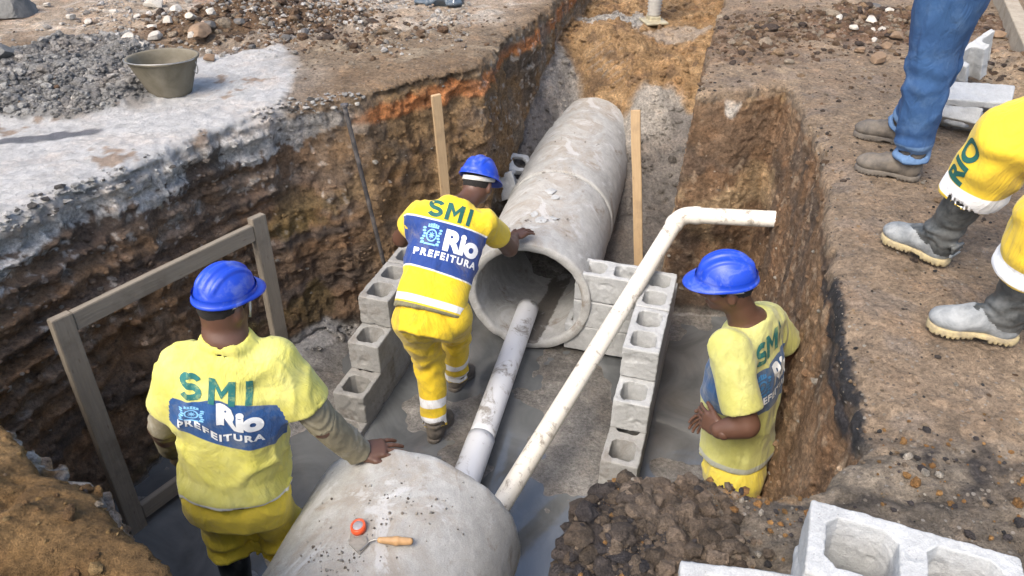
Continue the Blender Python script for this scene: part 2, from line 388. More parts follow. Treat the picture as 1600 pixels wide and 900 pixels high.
# interpolate helper grids at vertices
ix = np.clip(np.searchsorted(GX, tv[:, 0]) - 1, 0, len(GX) - 2); iy = np.clip(np.searchsorted(GY, tv[:, 1]) - 1, 0, len(GY) - 2)
vh, vf, vpd = H2[ix, iy], FL2[ix, iy], PD2[ix, iy]
x, y, z = tv.T
def soil_colors(x, y, z, vh, vf, vpd):
    N = len(x); col = np.zeros((N, 3)); wet = np.zeros(N); peb = np.full(N, .8)
    n1 = fbm(x, y, z, 3.2, 4, 1); n2 = fbm(x, y, z, 9, 3, 2); n3 = fbm(x, y, z, 25, 3, 3)
    def put(m, c, w=None):
        nonlocal wet
        m = np.clip(m, 0, 1)[:, None]; col[:] = col * (1 - m) + np.array(c) * m
        if w is not None: wet = wet * (1 - m[:, 0]) + w * m[:, 0]
    # --- bank surface
    put(np.ones(N), (.24, .165, .10))
    put(sst(-.2, .5, n1), (.33, .24, .15))
    lf = 1 - sst(-.6, -.1, x - (y - 4.6) * .28)
    far = sst(4.9, 5.5, y + .25 * n1) * lf
    put(far * .9, (.47, .375, .28)); put(far * sst(0, .4, n2) * .8, (.56, .50, .42))
    put(far * sst(.2, .5, n1) * .7, (.46, .30, .20))
    rb = sst(-.06, .06, poly_sd(x, y, G['rubble']) + .08 * n2)
    ap = sst(-.04, .04, poly_sd(x, y, G['apron']) + .06 * n2)
    # smears of cement over the soil past the apron
    put(sst(-.35, .1, poly_sd(x, y, G['apron']) + .3 * n1) * lf * .5, (.42, .39, .35))
    put(ap, (.68, .675, .66)); put(ap * sst(.1, .5, n2) * .45, (.52, .50, .47)); put(ap * sst(.35, .5, n1 + .3 * n3) * .8, (.33, .22, .14))
    put(rb, (.23, .225, .21)); put(rb * sst(.0, .4, n2), (.33, .32, .30)); put(rb * sst(.1, .4, -n2), (.12, .12, .12))
    pud = blob(x, y, at(60, 218)[:2], .33, .07, .35); put(sst(.4, .6, pud + .25 * n2), (.15, .15, .16), .5)
    m = blob(x, y, at(395, 40)[:2], .75, .38, .3); put(sst(.3, .55, m + .3 * n2), (.15, .095, .055)); put(sst(.3, .55, m + .3 * n2) * sst(0, .4, n3), (.22, .14, .08))
    m = blob(x, y, at(640, 70)[:2], 1.0, .45, .4); put(sst(.3, .7, m + .2 * n1) * .85, (.27, .20, .13)); put(sst(.3, .7, m) * sst(.1, .4, n2) * .6, (.38, .31, .22))
    r = 1 - lf
    rs = sst(.8, 1.0, x - (y - 4.2) * .3 + .0 * y) * sst(1.2, 1.5, y)
    put(rs * .8, (.285, .215, .15)); put(rs * sst(0, .45, n1), (.36, .27, .18)); put(rs * sst(.15, .45, n2) * .6, (.22, .18, .145))
    m = blob(x, y, at(1400, 45)[:2], 1.0, .4, .2); put(sst(.3, .6, m + .3 * n2), (.155, .095, .06)); put(sst(.3, .6, m + .3 * n2) * sst(.1, .4, n3) * .6, (.3, .24, .18))
    m = blob(x, y, at(1170, 60)[:2], .35, .8, -.3); put(sst(.3, .6, m + .3 * n2) * .8, (.19, .13, .085))
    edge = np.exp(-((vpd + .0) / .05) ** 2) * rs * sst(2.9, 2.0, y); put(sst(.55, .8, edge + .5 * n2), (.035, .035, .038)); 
    nl = sst(1.8, 1.55, y) * sst(-.3, -.5, x); put(nl, (.21, .125, .05)); put(nl * sst(0, .4, n2), (.29, .18, .075)); put(nl * sst(.2, .5, n1), (.15, .085, .04))
    nr = sst(1.5, 1.38, y) * sst(-.1, .0, x) * sst(1.5, 1.1, x); put(nr, (.21, .175, .135)); put(nr * sst(.1, .4, n2) * .9, (.30, .25, .19))
    oc = nr * sst(1.12, 1.26, y + .1 * n2); put(oc * sst(.8, .6, x) * sst(.12, .26, n2 + .3 * n3), (.32, .19, .08))
    put(oc * sst(-.25, .05, -.15 - n2), (.045, .042, .045))
    dk = blob(x, y, at(940, 820)[:2], .2, .24); put(sst(.3, .5, dk + .4 * n2) * nr, (.062, .055, .054), .1)
    # --- below the lip: wall
    dep = vh - z
    inw = sst(.03, .07, dep + .04 * n3) * sst(-.12, -.06, vpd)
    L = sst(.25, -.1, x - (y - 4.6) * .28) * sst(4.25, 3.95, y)
    FLm = sst(.3, .1, x - (y - 4.4) * .3 - .1) * (1 - sst(4.25, 3.95, y))
    Rm = 1 - np.clip(L + FLm, 0, 1)
    nz_ = fbm(x * .5, y * .5, z * 7, 1.5, 3, 50)
    wl_ = inw * L
    put(wl_, (.17, .115, .075)); put(wl_ * sst(-.1, .3, nz_), (.22, .135, .075)); put(wl_ * sst(.1, .4, -nz_), (.125, .095, .075))
    put(wl_ * sst(.15, .35, n2 + .3 * nz_) * sst(.5, .9, z) * .8, (.22, .17, .13))
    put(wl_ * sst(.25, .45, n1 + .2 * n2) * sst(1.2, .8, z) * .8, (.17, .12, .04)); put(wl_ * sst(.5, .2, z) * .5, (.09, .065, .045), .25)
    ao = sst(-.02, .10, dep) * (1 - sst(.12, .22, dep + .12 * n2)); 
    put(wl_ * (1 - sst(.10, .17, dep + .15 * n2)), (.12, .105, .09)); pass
    n4 = fbm(x, y, z, 38, 3, 8); cr = wl_ * (1 - sst(.16, .19, dep + .16 * n2 + .24 * n1 + .12 * n4)) * sst(.5, .2, 0 * x + np.abs(y - 3) / 4); put(cr, (.66, .65, .63))
    put(cr * sst(.26, .31, n2 + .5 * n4), (.10, .095, .09)); sp = wl_ * sst(.42, .5, n3 + .5 * n2) * sst(.6, 1., z); put(sp * .7, (.42, .39, .35))
    wf_ = inw * FLm
    put(wf_, (.23, .145, .07)); put(wf_ * sst(0, .4, n1), (.29, .19, .095)); put(wf_ * sst(.1, .4, n2) * .7, (.17, .115, .075)); put(wf_ * sst(.2, .5, -n1), (.13, .1, .07))
    ob = wf_ * np.exp(-((dep - .13 - .05 * n1) / .07) ** 2); put(sst(.35, .75, ob + .25 * n2 * ob), (.42, .17, .06))
    nar = wf_ * sst(4.5, 4.8, y); put(nar * sst(-.2, .3, n1 + .3 * n2) * .8, (.17, .15, .12)); put(nar * sst(.3, .5, n3) * .6, (.4, .38, .34))
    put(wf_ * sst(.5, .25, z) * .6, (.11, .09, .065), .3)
    wr = inw * Rm
    ns = .5 * fbm(x * 2 + y * 4, 0 * x, z * .9, 1.5, 4, 60) + .8 * fbm(x, y, z, 4.5, 4, 66)
    put(wr, (.205, .125, .07)); put(wr * sst(0, .3, ns), (.28, .18, .105)); put(wr * sst(.05, .35, -ns), (.13, .092, .065)); put(wr * sst(.3, .45, n3 + .3 * n2) * .6, (.34, .26, .18))
    rf = wr * sst(3.9, 4.15, y); put(rf * sst(.05, .3, n1 + .2 * n2) * .8, (.36, .26, .15)); put(rf * sst(.15, .4, -n1), (.2, .13, .08))
    put(rf * sst(.35, .45, n1 * .5 + blob(x, y, (1.28, 4.15), .08, .2) * .6 * sst(.25, .12, dep)), (.5, .47, .42))
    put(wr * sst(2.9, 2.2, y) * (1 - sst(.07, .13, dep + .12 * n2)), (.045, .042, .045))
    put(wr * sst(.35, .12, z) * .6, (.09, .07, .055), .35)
    # --- trench floor
    on = sst(.10, .04, z - vf) * sst(-.06, .02, vpd)
    s = x * SA + y * CA; q = x * CA - y * SA
    put(on, (.115, .108, .098), 1.); put(on * sst(0, .4, n2), (.14, .132, .12)); put(on * sst(.2, .5, -n1) * .7, (.09, .083, .075))
    slope = on * sst(4.4, 4.8, s); put(slope, (.14, .13, .12), .35)
    gs = slope * sst(5.4, 5.6, s + .15 * n2) * sst(-.35, -.15, .25 + n1 * .3); put(gs, (.33, .30, .26), .05)
    put(slope * sst(4.9, 5.1, s) * np.exp(-((q + 1.05) / .42) ** 2) * sst(-.5, 0, n2), (.33, .305, .27), 0)
    put(slope * sst(-.5, -.3, q + .1 * n2) * (1 - sst(6.05, 6.2, s)), (.17, .155, .14), .3)
    put(on * sst(-1.22, -1.32, q) * sst(4.6, 4.8, s) * (1 - sst(5.75, 5.9, s + .1 * n2)), (.115, .105, .098), .45); put(on * sst(-.72, -.62, q) * sst(4.4, 4.7, s) * (1 - sst(5.75, 5.9, s + .15 * n2)), (.135, .12, .105), .4)
    brn = slope * sst(6.15, 6.27, s + .25 * n1 + .12 * (q + .8)); put(brn, (.29, .18, .085), 0); put(brn * sst(.1, .4, n2), (.36, .235, .12)); put(brn * sst(.1, .4, -n2), (.19, .12, .065))
    put(brn * sst(.35, .5, blob(x, y, at(960, 30, 1.2)[:2], .35, .25) + .2 * n3), (.33, .31, .28))
    put(brn * sst(.4, .6, blob(x, y, at(1060, 45, 1.2)[:2], .45, .18, .3) + .1 * n3), (.27, .21, .15), .5)
    bars = on * sst(.42, .6, blob(x, y, at(520, 520, 0)[:2], .12, .5, -.5) + .35 * n2); put(bars, (.33, .32, .31), .5)
    col[:] = col * (1 + .22 * n3[:, None] + .12 * n2[:, None])
    g_ = col.mean(1, keepdims=True); col[:] = col * .96 + g_ * .04; gr_ = (1 - inw[:, None]) * (1 - on[:, None]); col[:] = col * (1 + (.55 * wl_ * (col[:, 0] < .4))[:, None]) * (1 + .45 * wf_[:, None]) * (1 + .40 * wr[:, None]) * (1 + .30 * rs[:, None] * gr_) * (1 + .12 * (lf * (1 - ap) * (1 - rb))[:, None] * gr_)
    peb = (.25 + .75 * (1 - inw) * (1 - on)) * (1 - nl)
    con = 1 - .72 * ap * (1 - inw)
    return np.clip(col, .01, .9), wet, np.clip(peb * (1 - .85 * ap), 0, 1), con
tcol, twet, tpeb, tcon = soil_colors(x, y, z, vh, vf, vpd)
soil = m_soil()
fc = tv[tf].mean(1)
fi = np.clip(np.searchsorted(GX, fc[:, 0]) - 1, 0, len(GX) - 1); fj = np.clip(np.searchsorted(GY, fc[:, 1]) - 1, 0, len(GY) - 1)
fpd, fh, ff = PD2[fi, fj], H2[fi, fj], FL2[fi, fj]
isfloor = (fpd > -.02) & (fc[:, 2] < ff + .06)
isground = (~isfloor) & (fc[:, 2] > fh - .07)
bnd = (fc[:, 2] < -.17)
tn = np.cross(tv[tf[:, 2]] - tv[tf[:, 0]], tv[tf[:, 3]] - tv[tf[:, 1]]); tn /= np.linalg.norm(tn, axis=1)[:, None] + 1e-12
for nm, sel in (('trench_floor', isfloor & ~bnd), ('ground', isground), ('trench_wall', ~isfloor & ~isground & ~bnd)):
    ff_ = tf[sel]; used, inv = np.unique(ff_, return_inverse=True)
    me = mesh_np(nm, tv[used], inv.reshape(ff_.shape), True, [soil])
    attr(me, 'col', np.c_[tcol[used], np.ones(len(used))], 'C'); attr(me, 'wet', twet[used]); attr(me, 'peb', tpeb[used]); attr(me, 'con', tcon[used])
    tag(link(nm, me), kind='structure')
TOP = dict(c=fc[isground | isfloor], n=tn[isground | isfloor], g=isground[isground | isfloor], pd=fpd[isground | isfloor])
wsel = ~isfloor & ~isground & ~bnd & (fc[:, 1] > .9)
WALL = dict(c=fc[wsel], n=tn[wsel], col=tcol[tf[wsel]].mean(1))
def hg(px, py, dz=0):   # point on the bank under a picture point
    p = at(px, py)
    for _ in range(3):
        i, j = np.searchsorted(GX, p[0]), np.searchsorted(GY, p[1]); h = float(H2[min(i, len(GX) - 1), min(j, len(GY) - 1)]); p = at(px, py, h)
    return p + V(0, 0, dz)
def hgw(x, y):
    i, j = np.searchsorted(GX, x), np.searchsorted(GY, y); return float(H2[min(i, len(GX) - 1), min(j, len(GY) - 1)])
# far ground round the modelled bank
R0, R1 = (GX[0] + .03, GX[-1] - .03, GY[0] + .03, GY[-1] - .03), 60
def ring_pts(r, n=40):
    a, b, c, d = r; t = np.linspace(0, 1, n, endpoint=False)
    return np.concatenate([np.c_[a + (b - a) * t, 0 * t + c], np.c_[0 * t + b, c + (d - c) * t], np.c_[b - (b - a) * t, 0 * t + d], np.c_[0 * t + a, d - (d - c) * t]])
gv = []
for m_, zo in ((0, 0), (.15, -.0), (.5, 0), (1.2, 0), (2.5, 0), (6, 0), (15, 0), (60, 0)):
    p = ring_pts((R0[0] - m_, R0[1] + m_, R0[2] - m_, R0[3] + m_)); zz = 1.548 + .03 * fbm(p[:, 0], p[:, 1], 0, .8, 3) * min(1, m_)
    if m_ == 0: zz = ground_h(p[:, 0], p[:, 1]) - .012
    gv.append(np.c_[p, zz])
n_ = len(gv[0]); gvv = np.concatenate(gv)
gf = [(i * n_ + j, i * n_ + (j + 1) % n_, (i + 1) * n_ + (j + 1) % n_, (i + 1) * n_ + j) for i in range(len(gv) - 1) for j in range(n_)]
me = mesh_np('ground_beyond', gvv, np.array(gf)[:, ::-1], True, [soil])
attr(me, 'col', np.tile([.44, .35, .26, 1], (len(gvv), 1)), 'C'); attr(me, 'con', np.ones(len(gvv))); attr(me, 'wet', np.zeros(len(gvv))); attr(me, 'peb', np.ones(len(gvv)))
tag(link('ground_beyond', me), kind='structure')
# standing water in the pit
wx, wy = np.meshgrid(np.linspace(-2.2, 1.75, 60), np.linspace(.3, 5.2, 70), indexing='ij')
wv = np.c_[wx.ravel(), wy.ravel(), np.full(wx.size, -.012)]
wi = np.arange(wx.size).reshape(wx.shape); wq = np.stack([wi[:-1, :-1], wi[1:, :-1], wi[1:, 1:], wi[:-1, 1:]], -1).reshape(-1, 4)
cx = wv[wq].mean(1); keep = poly_sd(cx[:, 0], cx[:, 1], PIT) > -.12
me = mesh_np('water', wv, wq[keep], True, [m_water()]); tag(link('water', me), kind='structure')
# ------------------------------------------------------------------ small volumes: smooth unions of rounded shapes
class Vol:
    def __init__(s, lo, hi, h):
        s.lo = np.array(lo, float); s.h = h
        n = np.ceil((np.array(hi) - s.lo) / h).astype(int) + 1
        s.ax = [s.lo[i] + h * np.arange(n[i]) for i in range(3)]
        s.F = np.full(tuple(n), .5, np.float32)
    def box(s, lo, hi):
        sl = []
        for i in range(3):
            a = int(np.clip(np.floor((lo[i] - s.lo[i]) / s.h), 0, s.F.shape[i])); b = int(np.clip(np.ceil((hi[i] - s.lo[i]) / s.h) + 1, 0, s.F.shape[i]))
            sl.append(slice(a, b))
        X = s.ax[0][sl[0]][:, None, None]; Y = s.ax[1][sl[1]][None, :, None]; Z = s.ax[2][sl[2]][None, None, :]
        return tuple(sl), X, Y, Z
    def put(s, sl, d, k, op='u'):
        A = s.F[sl]
        if op == 'u': s.F[sl] = smin(A, d, k) if k else np.minimum(A, d)
        elif op == 's': s.F[sl] = smax(A, -d, k) if k else np.maximum(A, -d)
    def cone(s, a, b, ra, rb, k=.02, op='u'):
        a, b = np.array(a, float), np.array(b, float); m = max(ra, rb) + k + 2 * s.h + .01
        sl, X, Y, Z = s.box(np.minimum(a, b) - m, np.maximum(a, b) + m)
        if 0 in s.F[sl].shape: return s
        e = b - a; t = np.clip(((X - a[0]) * e[0] + (Y - a[1]) * e[1] + (Z - a[2]) * e[2]) / (e @ e + 1e-12), 0, 1)
        d = np.sqrt((X - a[0] - t * e[0]) ** 2 + (Y - a[1] - t * e[1]) ** 2 + (Z - a[2] - t * e[2]) ** 2) - (ra + (rb - ra) * t)
        s.put(sl, d, k, op); return s
    def ell(s, c, R, r, k=.02, op='u'):
        c, r = np.array(c, float), np.array(r, float); m = max(r) + k + 2 * s.h + .01
        sl, X, Y, Z = s.box(c - m, c + m)
        if 0 in s.F[sl].shape: return s
        x, y, z = X - c[0], Y - c[1], Z - c[2]
        u = [(x * R[0][i] * 0 + x * R[i][0] + y * R[i][1] + z * R[i][2]) for i in range(3)]
        k0 = np.sqrt(sum((u[i] / r[i]) ** 2 for i in range(3))); k1 = np.sqrt(sum((u[i] / r[i] ** 2) ** 2 for i in range(3))) + 1e-9
        s.put(sl, k0 * (k0 - 1) / k1, k, op); return s
    def rbox(s, c, R, r, rad=.01, k=0, op='u'):
        c, r = np.array(c, float), np.array(r, float); m = np.linalg.norm(r) + k + 2 * s.h
        sl, X, Y, Z = s.box(c - m, c + m)
        x, y, z = X - c[0], Y - c[1], Z - c[2]
        q = [np.abs(x * R[i][0] + y * R[i][1] + z * R[i][2]) - r[i] + rad for i in range(3)]
        d = np.sqrt(sum(np.maximum(v, 0) ** 2 for v in q)) + np.minimum(np.maximum(np.maximum(q[0], q[1]), q[2]), 0) - rad
        s.put(sl, d, k, op); return s
    def loft(s, p0, p1, right, tab, k=.03, op='u', roundtop=.03):
        """body of elliptical sections; tab rows: t, half width, half depth, shift along the front"""
        p0, p1 = np.array(p0, float), np.array(p1, float); L = np.linalg.norm(p1 - p0); up = (p1 - p0) / L
        right = nrm(right - (np.dot(right, up)) * up); fwd = np.cross(up, right)
        T = np.array(tab); m = T[:, 1:3].max() + .08
        lo = np.minimum(p0 + up * T[0, 0] * L, p0 + up * T[-1, 0] * L) - m; hi = np.maximum(p0 + up * T[0, 0] * L, p0 + up * T[-1, 0] * L) + m
        sl, X, Y, Z = s.box(lo, hi); x, y, z = X - p0[0], Y - p0[1], Z - p0[2]
        t = (x * up[0] + y * up[1] + z * up[2]) / L
        u = x * right[0] + y * right[1] + z * right[2]; v = x * fwd[0] + y * fwd[1] + z * fwd[2]
        tc = np.clip(t, T[0, 0], T[-1, 0])
        rx, ry, sf = [np.interp(tc, T[:, 0], T[:, i]) for i in (1, 2, 3)]
        v = v - sf; e = 2.4
        rr = ((np.abs(u) / rx) ** e + (np.abs(v) / ry) ** e) ** (1 / e)
        d = (rr - 1) * np.minimum(rx, ry)
        d = smax(d, (t - T[-1, 0]) * L, roundtop); d = smax(d, (T[0, 0] - t) * L, .008)
        s.put(sl, d.astype(np.float32), k, op); return s
    def cut(s, p, n, k=0.):   # keep the side where (x-p).n < 0
        n = nrm(n); X, Y, Z = s.ax[0][:, None, None], s.ax[1][None, :, None], s.ax[2][None, None, :]
        d = (X - p[0]) * n[0] + (Y - p[1]) * n[1] + (Z - p[2]) * n[2]
        s.F = (smax(s.F, d, k) if k else np.maximum(s.F, d)).astype(np.float32); return s
    def disp(s, fn, band=.04):
        m = np.abs(s.F) < band; I, J, K = np.nonzero(m)
        s.F[m] += fn(s.ax[0][I], s.ax[1][J], s.ax[2][K]).astype(np.float32); return s
    def mesh(s):
        s.F[0] = s.F[-1] = np.maximum(s.F[0], .01); s.F[:, 0] = np.maximum(s.F[:, 0], .01); s.F[:, -1] = np.maximum(s.F[:, -1], .01)
        s.F[:, :, 0] = np.maximum(s.F[:, :, 0], .01); s.F[:, :, -1] = np.maximum(s.F[:, :, -1], .01)
        s.F[0] = .01; s.F[-1] = .01; s.F[:, 0] = .01; s.F[:, -1] = .01; s.F[:, :, 0] = .01; s.F[:, :, -1] = .01
        return surface_nets(s.F, *s.ax)
I3 = np.eye(3)
def frame_z(d, hint=(0, 0, 1)):
    """rows: x, y, z with y along d"""
    y = nrm(d); x = nrm(np.cross(y, hint)); z = np.cross(x, y); return np.array([x, y, z])

# ------------------------------------------------------------------ concrete pipes
def lathe(prof, seg=96, closed=True):
    """profile (r, y) revolved round Y"""
    a = np.linspace(0, 2 * np.pi, seg, endpoint=False); n = len(prof); v = []
    for r, yy in prof: v.append(np.c_[r * np.cos(a), np.full(seg, yy), r * np.sin(a)])
    v = np.concatenate(v); f = []
    for i in range(n if closed else n - 1):
        i2 = (i + 1) % n
        for j in range(seg):
            j2 = (j + 1) % seg; f.append((i * seg + j, i2 * seg + j, i2 * seg + j2, i * seg + j2))
    return v, np.array(f)
def pipe_prof(r, t, L, n=40, bell=0.):
    out = [(r - .006, 0.), (r, .006)] + [(r + bell * sst(L - .16, L - .04, s), s) for s in np.linspace(.03, L - .01, n)] + [(r + bell - .008, L)]
    inn = [(r - t + .006, L), (r - t, L - .01)] + [(r - t, s) for s in np.linspace(L - .05, .03, n)] + [(r - t, .008), (r - t + .008, 0.)]
    return [(a, b) for a, b in out + inn]
def m_pipe(name, brown=.5):
    s = m_concrete(name, (.40, .40, .385), .2, (.20, .155, .11), (.56, .68), 200)
    # streaks and smears of dried mud on the top side
    nz = s.n('SeparateXYZ', {0: s.n('NewGeometry').outputs['Normal']}).outputs[2]
    top = s.n('MapRange', {0: s.math('ADD', s.at('topm'), s.math('MULTIPLY', s.math('SUBTRACT', s.noise(3.2, 8, .7, dist=.8), .5), 2.6)), 1: .75, 2: 1.2}).outputs[0]
    base = [l for l in s.t.links if l.to_socket == s.b.inputs['Base Color']][0].from_socket
    x = s.mix(s.math('MULTIPLY', top, brown), base, s.mix(s.noise(12, 5), (.17, .125, .085), (.34, .28, .2)))
    wetm = s.n('MapRange', {0: s.math('ADD', s.at('wetm'), s.math('MULTIPLY', s.math('SUBTRACT', s.noise(7, 7, .7), .5), 1.4)), 1: .45, 2: .55}).outputs[0]
    x = s.mix(s.math('MULTIPLY', wetm, .85), x, (.085, .075, .065))
    st = s.n('MapRange', {0: s.noise(3, 7, .7, s.mapping((1, 1, 1)), 1.5), 1: .56, 2: .62, 3: 0, 4: .5}).outputs[0]
    x = s.mix(st, x, (.56, .57, .58))
    s.set(x, s.n('MapRange', {0: wetm, 3: .85, 4: .35}).outputs[0])
    return s.m
pipe_m = m_pipe('pipe_concrete')
def make_pipe(name, label, c, th, r, t, L, bell=0., seed=0., brown=True, group=None):
    v, f = lathe(pipe_prof(r, t, L, 60, bell), 128)
    rr = np.hypot(v[:, 0], v[:, 2]); a = np.arctan2(v[:, 2], v[:, 0])
    dr = .004 * fbm(v[:, 0], v[:, 1], v[:, 2], 4, 3, seed) + .0035 * fbm(v[:, 0], v[:, 1], v[:, 2], 22, 3, seed)
    endm = np.exp(-v[:, 1] / .015); dr = dr - endm * .012 * np.clip(fbm(v[:, 0], v[:, 1] * 0, v[:, 2], 9, 3, seed), 0, 1)
    v[:, 0] += dr * np.cos(a); v[:, 2] += dr * np.sin(a); v[:, 1] += endm * .012 * fbm(v[:, 0], 0 * a, v[:, 2], 14, 3, seed)
    me = mesh_np(name, v, f[:, ::-1], True, [pipe_m])
    outer = rr > r - t * .5
    topm = np.where(outer, np.clip(v[:, 2] / r, 0, 1) ** 1.5 * 1.0, -.4); attr(me, 'topm', topm)
    lowin = np.where(outer, -1., np.exp(-((a + np.pi / 2 - .35 * np.clip(v[:, 1], 0, .8)) / .28) ** 2) * 1.3 * (v[:, 1] < 1.0) - .25) if brown else np.full(len(v), -1.)
    attr(me, 'wetm', lowin)
    o = link(name, me); o.location = [float(q) for q in c]; o.rotation_euler = (0, 0, -th)
    tag(o, label, 'pipe', group); return o
TH1 = .235; D1 = V(math.sin(TH1), math.cos(TH1), 0)
P1c = V(.0986, 3.763, .385)
make_pipe('concrete_pipe', 'grey concrete sewer pipe with its open mouth facing the workers, nearest of the laid line', P1c, TH1, .389, .055, 1.0, 0, 3, group='concrete pipes of the laid line')
make_pipe('concrete_pipe', 'concrete pipe joined behind the open mouthed one, mud streaked on top', P1c + D1 * 1.008, TH1 , .397, .055, 1.0, 0, 9, group='concrete pipes of the laid line')
make_pipe('concrete_pipe', 'farthest concrete pipe, half buried under grey sand and brown soil', P1c + D1 * 2.016 + V(0, 0, -.005), TH1 + .015, .392, .055, 1.0, 0, 15, group='concrete pipes of the laid line')
TH2 = .248; D2 = V(math.sin(TH2), math.cos(TH2), 0); P2c = V(-.40, 2.052, .405); R2 = .45
make_pipe('concrete_pipe', 'large dusty concrete pipe in front, under the trowel and the hand of a worker', P2c, TH2 + math.pi, R2, .06, 1.5, 0, 27)

def tube(p, q, r, seg=40, wall=.006, ext=0):
    p, q = np.array(p, float), np.array(q, float); L = np.linalg.norm(q - p)
    v, f = lathe([(r, s) for s in np.linspace(0, L, 24)] + [(r - wall, s) for s in np.linspace(L, 0, 24)], seg)
    R = frame_z(q - p, (0, 0, 1) if abs(nrm(q - p)[2]) < .9 else (1, 0, 0))
    return v @ R + p, f[:, ::-1]
s_ = NB('pvc')
d_ = s_.n('MapRange', {0: s_.noise(14, 8, .75, dist=.6), 1: .54, 2: .64, 3: 0, 4: .8}).outputs[0]
x_ = s_.mix(s_.noise(3, 4), (.62, .58, .50), (.76, .74, .68)); x_ = s_.mix(d_, x_, (.20, .17, .135)); s_.set(x_, s_.n('MapRange', {0: d_, 3: .42, 4: .9}).outputs[0]); s_.bump(d_, .4, .003)
pvc = s_.m
s_ = NB('pvc_dirty')
d_ = s_.n('MapRange', {0: s_.noise(7, 9, .78, dist=.8), 1: .53, 2: .62, 3: 0, 4: .8}).outputs[0]
x_ = s_.mix(s_.noise(3, 4), (.62, .64, .67), (.74, .75, .77)); x_ = s_.mix(d_, x_, s_.mix(s_.noise(20, 4), (.12, .10, .085), (.33, .29, .24))); s_.set(x_, s_.n('MapRange', {0: d_, 3: .4, 4: .85}).outputs[0]); s_.bump(d_, .6, .004)
pvcd = s_.m
# wide drain pipe lying between the two mouths
v, f = merge([tube((.108, 4.02, .135), (-.165, 2.86, .10), .070), tube((-.165, 2.86, .10), (-.40, 1.86, .095), .0745)])
me = mesh_np('plastic_drain_pipe', v, f, True, [pvcd]); tag(link('plastic_drain_pipe', me), 'muddy white plastic pipe lying from the open concrete mouth to the front pipe', 'drain pipe')
# thin pipe with an elbow
rt = thing('elbow_pipe', 'long thin cream plastic pipe propped across the pit, with an elbow at the top', 'drain pipe', (-.1, 2.25, .18))
pa, pb, pc = V(-.16, 2.155, .145), V(1.035, 4.055, .81), V(1.56, 3.83, .90)
dab, dbc = nrm(pb - pa), nrm(pc - pb)
link('pipe_length', mesh_np('pipe_length', *tube(pa, pb - dab * .05, .049), True, [pvc]), rt)
link('pipe_outlet', mesh_np('pipe_outlet', *tube(pb + dbc * .07, pc, .049), True, [pvc]), rt)
vo = Vol(pb - .2, pb + .2, .006)
for i in range(8):
    t0, t1 = i / 8, (i + 1) / 8
    bz = lambda t: (1 - t) ** 2 * (pb - dab * .09) + 2 * t * (1 - t) * (pb + dab * .01) + t * t * (pb + dbc * .10)
    vo.cone(bz(t0), bz(t1), .0525, .0525, .0)
for q, dd in ((pb - dab * .085, dab), (pb + dbc * .10, dbc)): vo.cone(q - dd * .006, q + dd * .006, .056, .056, .0)
link('elbow', mesh_np('elbow', *vo.mesh(), True, [pvc]), rt)

# ------------------------------------------------------------------ hollow concrete blocks
blk_m = m_concrete('block_concrete', (.40, .41, .41), .12, (.25, .22, .18), (.62, .75), 260).m
blk_dull = m_concrete('block_concrete_dull', (.31, .31, .30), .18, (.17, .145, .12), (.5, .66), 260).m
blk_wet = m_concrete('block_concrete_damp', (.27, .265, .25), .22, (.12, .10, .085), (.5, .62), 260).m
def block_mesh(name, h=.005, seed=0., mat=blk_m, L=.39, W_=.19, Hh=.19, broken=None):
    v_ = Vol((-L / 2 - .03, -W_ / 2 - .03, -.03), (L / 2 + .03, W_ / 2 + .03, Hh + .03), h)
    v_.rbox((0, 0, Hh / 2), I3, (L / 2, W_ / 2, Hh / 2), .004)
    for sx in (-1, 1):
        cx = sx * (L / 4 - .004)
        X, Y, Z = v_.ax[0][:, None, None], v_.ax[1][None, :, None], v_.ax[2][None, None, :]
        tp = .008 * (1 - Z / Hh)
        a, b = np.abs(X - cx) - (.068 - tp), np.abs(Y) - (.064 - tp)
        ch = (np.abs(X - cx) + np.abs(Y) - (.068 + .064 - .022 - 2 * tp)) / 1.414
        d = np.maximum(np.maximum(a, b), ch) + 0 * Z
        v_.F = np.maximum(v_.F, -d).astype(np.float32)
    if broken: broken(v_)
    v_.disp(lambda x, y, z: .0022 * fbm(x, y, z, 30, 3, seed) + .0012 * vnoise(x * 160, y * 160, z * 160 + seed) + .016 * np.clip(fbm(x, y, z, 16, 3, seed + 5) - .22, 0, 1), .02)
    return mesh_np(name, *v_.mesh(), True, [mat])
BM = [block_mesh('concrete_block', seed=3.), block_mesh('concrete_block', seed=8.), block_mesh('concrete_block', seed=15.)]
BD = [block_mesh('concrete_block', seed=61., mat=blk_dull), block_mesh('concrete_block', seed=67., mat=blk_dull)]
BW = block_mesh('concrete_block', seed=21., mat=blk_wet)
_bi = [0]
def block(x, y, ztop, ang, label, group, me=None, tilt=0.):
    me = me or BM[_bi[0] % 3]; _bi[0] += 1
    o = link('concrete_block', me); o.location = (x, y, ztop - .19); o.rotation_euler = (tilt, 0, ang + (math.pi if _bi[0] % 2 else 0) + random.uniform(-.01, .01))
    return tag(o, label, 'concrete block', group)
random.seed(4)
AW = .30; DW = V(math.sin(AW), math.cos(AW), 0); aw = math.pi / 2 - AW
lv = ['bottom course', 'second course', 'third course', 'top course']
